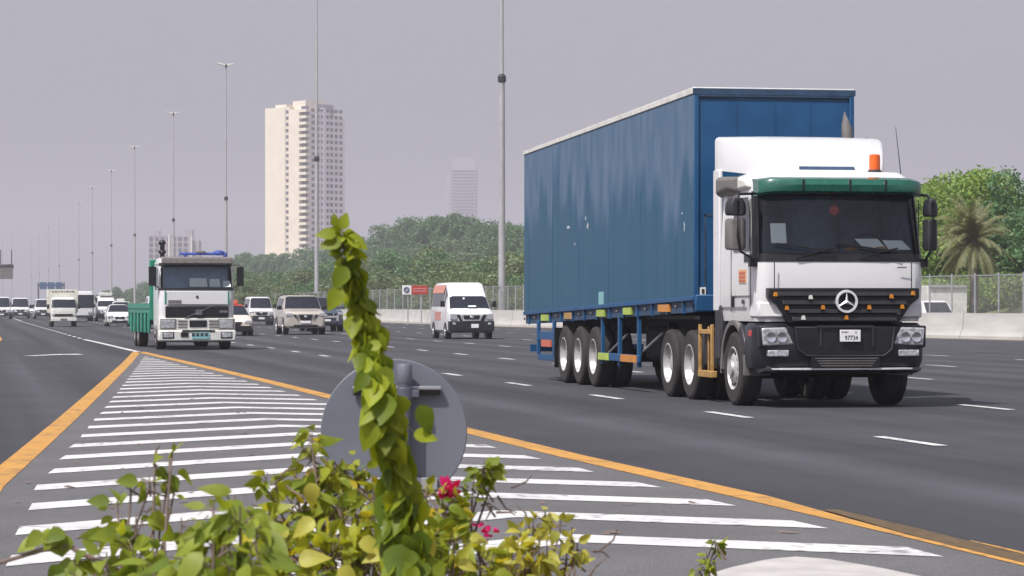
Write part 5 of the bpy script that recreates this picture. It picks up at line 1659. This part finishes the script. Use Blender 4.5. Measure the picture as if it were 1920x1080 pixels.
def bush(name, label, cat, root, clusters, leafm, seed, group=None, depth_sp=.25, twigs=0, wr=(.5, .78), dens=1.45):
    """clusters: (px, py, d, r_px, n, leaf_px, droop)"""
    r = random.Random(seed)
    t = thing(name, label, cat, root, 0, group)
    off = Vector(root)
    lm, sm = MB(), MB()
    hub = Vector(root) + Vector((0, 0, .25))
    for (px, py, d, rp, n, lp, droop) in clusters:
        c = D(px, py, d)
        m_ = 5400 / d
        rad = rp / m_
        start = hub + Vector((r.uniform(-.15, .15), r.uniform(-.15, .15), r.uniform(-.15, .1)))
        mid = start.lerp(c, .55) + Vector((r.uniform(-.06, .06), r.uniform(-.06, .06), r.uniform(-.04, .08)))
        sm.tube([start - off, mid - off, c - Vector((0, 0, rad * .5)) - off, c + Vector((0, 0, rad * .6)) - off], [.006, .0042, .003, .0016], 6)
        for i in range(int(n * dens)):
            v = rv(r) * rad * r.uniform(.2, 1) ** .5
            v.y *= depth_sp * 3
            p = c + v
            out = (v.normalized() + Vector((0, 0, -droop)) + rv(r) * .5)
            L = lp / m_ * r.uniform(.42, 1.0)
            nn = Vector((r.gauss(0, .8), r.gauss(-.3, .8), r.gauss(.5, .6)))
            leaf(lm, p - off, out, nn, L, L * r.uniform(*wr), r.uniform(-.3, .7), r.uniform(-.2, 1.0))
            if i % 2 == 0:
                q = c + v * r.uniform(0, .5)
                sm.tube([q - off, p - off], [.002, .0012], 4)
    for k in range(twigs):
        c = clusters[r.randrange(len(clusters))]
        a = D(c[0] + r.uniform(-45, 45), c[1] + r.uniform(0, 90), c[2])
        b = a + Vector((r.uniform(-.07, .07), r.uniform(-.05, .05), r.uniform(-.05, .07)))
        m2 = a.lerp(b, .5) + rv(r) * .015
        sm.tube([a - off, m2 - off, b - off], [.0035, .0028, .0014], 5)
    lm.build('foliage', leafm, t, fix=False, ang=60)
    sm.build('stem', 'twig', t)
    return t
CL = [(585, 825, 7.6, 22, 8, 44, .6), (590, 870, 7.6, 30, 10, 52, .7), (582, 925, 7.5, 30, 9, 62, .8), (555, 900, 7.6, 30, 10, 34, .3), (500, 905, 7.4, 22, 9, 40, .9), (640, 880, 7.7, 34, 36, 30, .9), (670, 910, 7.7, 38, 40, 30, .9),
      (620, 930, 7.6, 40, 30, 34, .7), (700, 945, 7.6, 45, 34, 34, .6), (560, 960, 7.5, 50, 26, 42, .5), (640, 980, 7.5, 55, 34, 42, .5), (720, 1000, 7.5, 50, 32, 44, .5), (800, 930, 7.8, 34, 26, 34, .7), (830, 960, 7.8, 40, 24, 36, .5),
      (500, 990, 7.4, 45, 22, 46, .5), (540, 1040, 7.3, 55, 30, 52, .5), (620, 1050, 7.3, 60, 34, 56, .5), (700, 1060, 7.3, 60, 34, 52, .5), (790, 1030, 7.5, 55, 34, 46, .5), (850, 1030, 7.6, 45, 24, 42, .5), (900, 1060, 7.6, 45, 22, 44, .5), (780, 980, 7.6, 45, 28, 40, .6), (660, 1090, 7.3, 90, 40, 50, .4), (850, 1090, 7.5, 90, 36, 48, .4), (500, 1100, 7.3, 70, 30, 50, .4)]
b0 = bush('bougainvillea', 'bougainvillea bush of small yellowing leaves around the sign post, with dry twigs', 'bush', (1.02, 7.35, .1), CL, 'leaf', 21, twigs=170)
# big yellow leaves of that bush
mb = MB()
for px, py, L, ang in [(672, 1018, 66, 10), (590, 975, 60, 200), (560, 1055, 70, 60), (632, 1068, 66, -20), (720, 1040, 50, 160), (580, 905, 58, -80), (535, 985, 50, 240), (880, 1010, 44, 30), (800, 1010, 46, -60), (858, 1058, 48, 20)]:
    p = D(px, py, 7.05) - b0.location
    a = R(ang)
    mb = MB()
    leaf(mb, p, Vector((math.cos(a), -.25, math.sin(a) * .6 - .3)), Vector((.1, -.8, .6)), L / 940, L / 940 * .72, .4, .5)
    mb.build('large_leaf', 'leafp', b0, fix=False, ang=60)
# flowering twig to the right
bt_ = bush('bougainvillea', 'bougainvillea twig with a magenta flower at the right edge of the sign', 'bush', (1.32, 7.9, .1), [(908, 880, 7.9, 20, 16, 34, .6), (925, 890, 7.9, 14, 10, 30, .8), (885, 925, 7.9, 16, 8, 26, .5), (855, 950, 7.9, 20, 10, 30, .4), (870, 1005, 7.9, 30, 14, 34, .4)], 'leafd', 33, twigs=20)
r = random.Random(4)
for spots in ([(840, 918, 11, 22), (833, 922, 6, 18)], [(905, 990, 7, 11), (898, 992, 4, 9)], [(924, 998, 5, 10), (918, 1010, 3, 8)]):
    mb = MB()
    for px, py, n, L in spots:
        for i in range(n):
            p = D(px + r.uniform(-9, 9), py + r.uniform(-8, 8), 7.8) - bt_.location
            leaf(mb, p, rv(r) + Vector((0, -.4, .2)), Vector((r.gauss(0, .5), -1, r.gauss(0, .5))), L / 690, L / 690 * .85, .15, .2)
    mb.build('flower', 'petal', bt_, fix=False, ang=60)
# left bush, bigger and nearer leaves
CL2 = [(322, 850, 6.9, 6, 2, 34, -.6), (318, 875, 6.9, 18, 5, 40, .1), (290, 870, 6.9, 14, 4, 38, .3), (280, 905, 6.9, 22, 6, 46, .6), (325, 925, 6.9, 12, 3, 30, .4), (245, 925, 6.9, 20, 5, 44, .6), (220, 955, 6.9, 22, 6, 48, .5), (255, 985, 6.8, 32, 10, 56, .7), (300, 960, 6.9, 20, 5, 44, .8), (340, 985, 6.8, 24, 6, 48, .6), (215, 1005, 6.7, 28, 8, 56, .6), (250, 1040, 6.6, 40, 12, 62, .7), (310, 1030, 6.7, 36, 12, 56, .6), (200, 1060, 6.6, 40, 10, 60, .6), (140, 1060, 6.7, 24, 6, 44, .5), (290, 1085, 6.5, 50, 14, 60, .5), (345, 1070, 6.5, 40, 12, 56, .6)]
b1 = bush('bougainvillea', 'loose leafy bougainvillea bush at the left with an upright leafy twig', 'bush', (.36, 6.6, .1), CL2, 'leafd', 51, twigs=12, dens=.9)
CL3 = [(400, 960, 5.6, 40, 9, 80, .9), (440, 950, 5.5, 36, 10, 84, 1.0), (380, 1000, 5.5, 36, 9, 80, .9), (430, 1010, 5.4, 50, 14, 92, 1.1), (480, 1010, 5.4, 36, 10, 84, 1.1), (400, 1050, 5.3, 50, 14, 92, 1.0), (470, 1060, 5.3, 50, 16, 92, 1.0), (350, 1050, 5.4, 36, 9, 80, .9), (430, 1110, 5.2, 80, 18, 92, .8), (450, 985, 5.4, 60, 16, 70, 1.2), (410, 1030, 5.4, 60, 16, 64, 1.2)]
bush('bougainvillea', 'nearest blurred bougainvillea bush with large drooping dark leaves', 'bush', (.46, 5.3, .1), CL3, 'leafd', 61, twigs=4, wr=(.4, .66), dens=.8)
CL4 = [(1022, 960, 7.9, 9, 4, 30, .2), (1000, 985, 7.9, 20, 8, 34, .3), (980, 1010, 7.9, 24, 10, 36, .4), (1050, 990, 7.9, 18, 7, 32, .3), (1072, 1012, 7.9, 14, 5, 30, .3), (1082, 1030, 7.9, 18, 7, 38, .4), (1062, 1048, 7.9, 22, 8, 38, .4), (1010, 1030, 7.8, 30, 14, 38, .4), (960, 1045, 7.8, 32, 16, 40, .4), (1000, 1065, 7.8, 30, 16, 44, .5), (930, 1070, 7.7, 32, 14, 42, .5), (960, 1095, 7.7, 50, 18, 42, .4)]
bush('bougainvillea', 'pale yellow green bougainvillea bush, right of the sign at the bottom', 'bush', (1.5, 7.7, .1), CL4, 'leafp', 71, twigs=30)
bush('bougainvillea', 'small lone sprig with dark leaves in front of the concrete island nose', 'bush', (2.88, 11.16, .1), [(1342, 1022, 11.5, 9, 7, 24, .3), (1325, 1045, 11.5, 10, 6, 28, .5), (1330, 1062, 11.5, 10, 6, 24, .6), (1350, 1032, 11.5, 7, 4, 20, .3), (1310, 1075, 11.5, 16, 8, 24, .5)], 'leafd', 81, twigs=0)
# bare branch at the lower left
br_ = thing('bare_branch', 'long bare arching branch with a few leaves at the lower left corner', 'branch', (.1, 6.7, .1))
o_ = br_.location
MB().tube([D(px, py, 6.7) - o_ for px, py in [(-60, 1065), (0, 1055), (50, 1040), (95, 1026), (130, 1024), (150, 1036), (180, 1050), (230, 1075), (280, 1130)]], [.005, .005, .0055, .006, .006, .0062, .0065, .007, .007], 7).build('stem', 'twig', br_)
mb = MB()
r = random.Random(9)
for px, py in [(82, 1000), (75, 1005), (95, 1005), (120, 995), (125, 1003), (108, 998), (70, 1015), (115, 1060), (130, 1055), (120, 1070), (140, 1065)]:
    leaf(mb, D(px, py, 6.7) - o_, Vector((r.gauss(0, .6), -.2, r.gauss(-.4, .3))), Vector((r.gauss(0, .4), -.8, .6)), 42 / 805, 34 / 805, .2, .3)
mb.build('foliage', 'leafd', br_, fix=False, ang=60)
# the tall leafy shoot
sh_ = thing('tall_shoot', 'tall twisting bougainvillea shoot covered in large hanging leaves in front of the sign', 'shoot', (1.0, 6.95, .1))
o_ = sh_.location
PTS = [(770, 1080), (760, 1000), (752, 930), (742, 860), (730, 790), (715, 730), (697, 670), (682, 610), (676, 575), (664, 535), (652, 490), (641, 450), (627, 404)]
C = [D(px, py, 6.95 + .05 * math.sin(i)) for i, (px, py) in enumerate(PTS)]
MB().tube([p - o_ for p in [Vector((1.05, 6.95, .1))] + C], [.014] + [.012 - .0008 * i for i in range(len(C))], 8).build('stem', 'twig', sh_)
mb = MB()
r = random.Random(17)
N = 380
for i in range(N):
    t = (i + r.random()) / N
    u = t * (len(C) - 2.0)
    k = int(u)
    c = C[k].lerp(C[k + 1], u - k)
    a = i * 2.39996 + r.uniform(-.3, .3)
    rad = .045 - .027 * t if t < .85 else .022 * (1.0 - t) / .15 + .004
    rad *= r.uniform(.45, 1.05)
    dirh = Vector((math.cos(a), math.sin(a), 0))
    p = c + dirh * rad + Vector((0, 0, .02))
    L = (r.uniform(.045, .10) * (.98 - .36 * t) if t < .86 else r.uniform(.03, .05))
    dn = Vector((math.cos(a) * .08 + r.gauss(0, .17), math.sin(a) * .08, -1)) if t < .9 else Vector((math.cos(a), math.sin(a), r.uniform(-.5, .1)))
    leaf(mb, p - o_, dn, dirh + Vector((r.gauss(0, .6), r.gauss(0, .6), r.gauss(.3, .3))), L, L * r.uniform(.6, .95), r.uniform(-.8, .6), r.uniform(-.5, .7))
# a few leaves that stick out
for px, py, dx, dz, L in [(775, 815, 1, -.12, 48), (640, 452, -1, -.25, 44), (630, 440, -1, .05, 40), (650, 445, .9, -.4, 46), (640, 430, .3, .9, 34), (628, 425, -.05, 1, 26), (690, 700, -.5, -.6, 44), (650, 500, -.5, -.8, 50), (640, 540, -.5, -.8, 50), (785, 760, .4, -.8, 60), (700, 790, -.3, -.9, 60)]:
    p = D(px, py, 6.88)
    leaf(mb, p - o_, Vector((dx, -.1, dz)), Vector((.1, -.9, .6)), L / 777, L / 777 * .7, .25, .2)
mb.build('foliage', 'leafs', sh_, fix=False, ang=60)

# ------------------------------------------------------------------ haze
hz = bpy.data.materials.new('haze_air')
hz.use_nodes = True
t = hz.node_tree
t.nodes.remove(t.nodes['Principled BSDF'])
pv = t.nodes.new('ShaderNodeVolumePrincipled')
pv.inputs['Color'].default_value = (.908, .892, .972, 1)
pv.inputs['Density'].default_value = .00037
pv.inputs['Anisotropy'].default_value = .1
t.links.new(pv.outputs[0], t.nodes['Material Output'].inputs['Volume'])
mb = MB().box((0, 3000, 109), (10000, 8000, 220))
ho = mb.build('haze', hz, smooth=False)
tag(ho, kind='stuff')
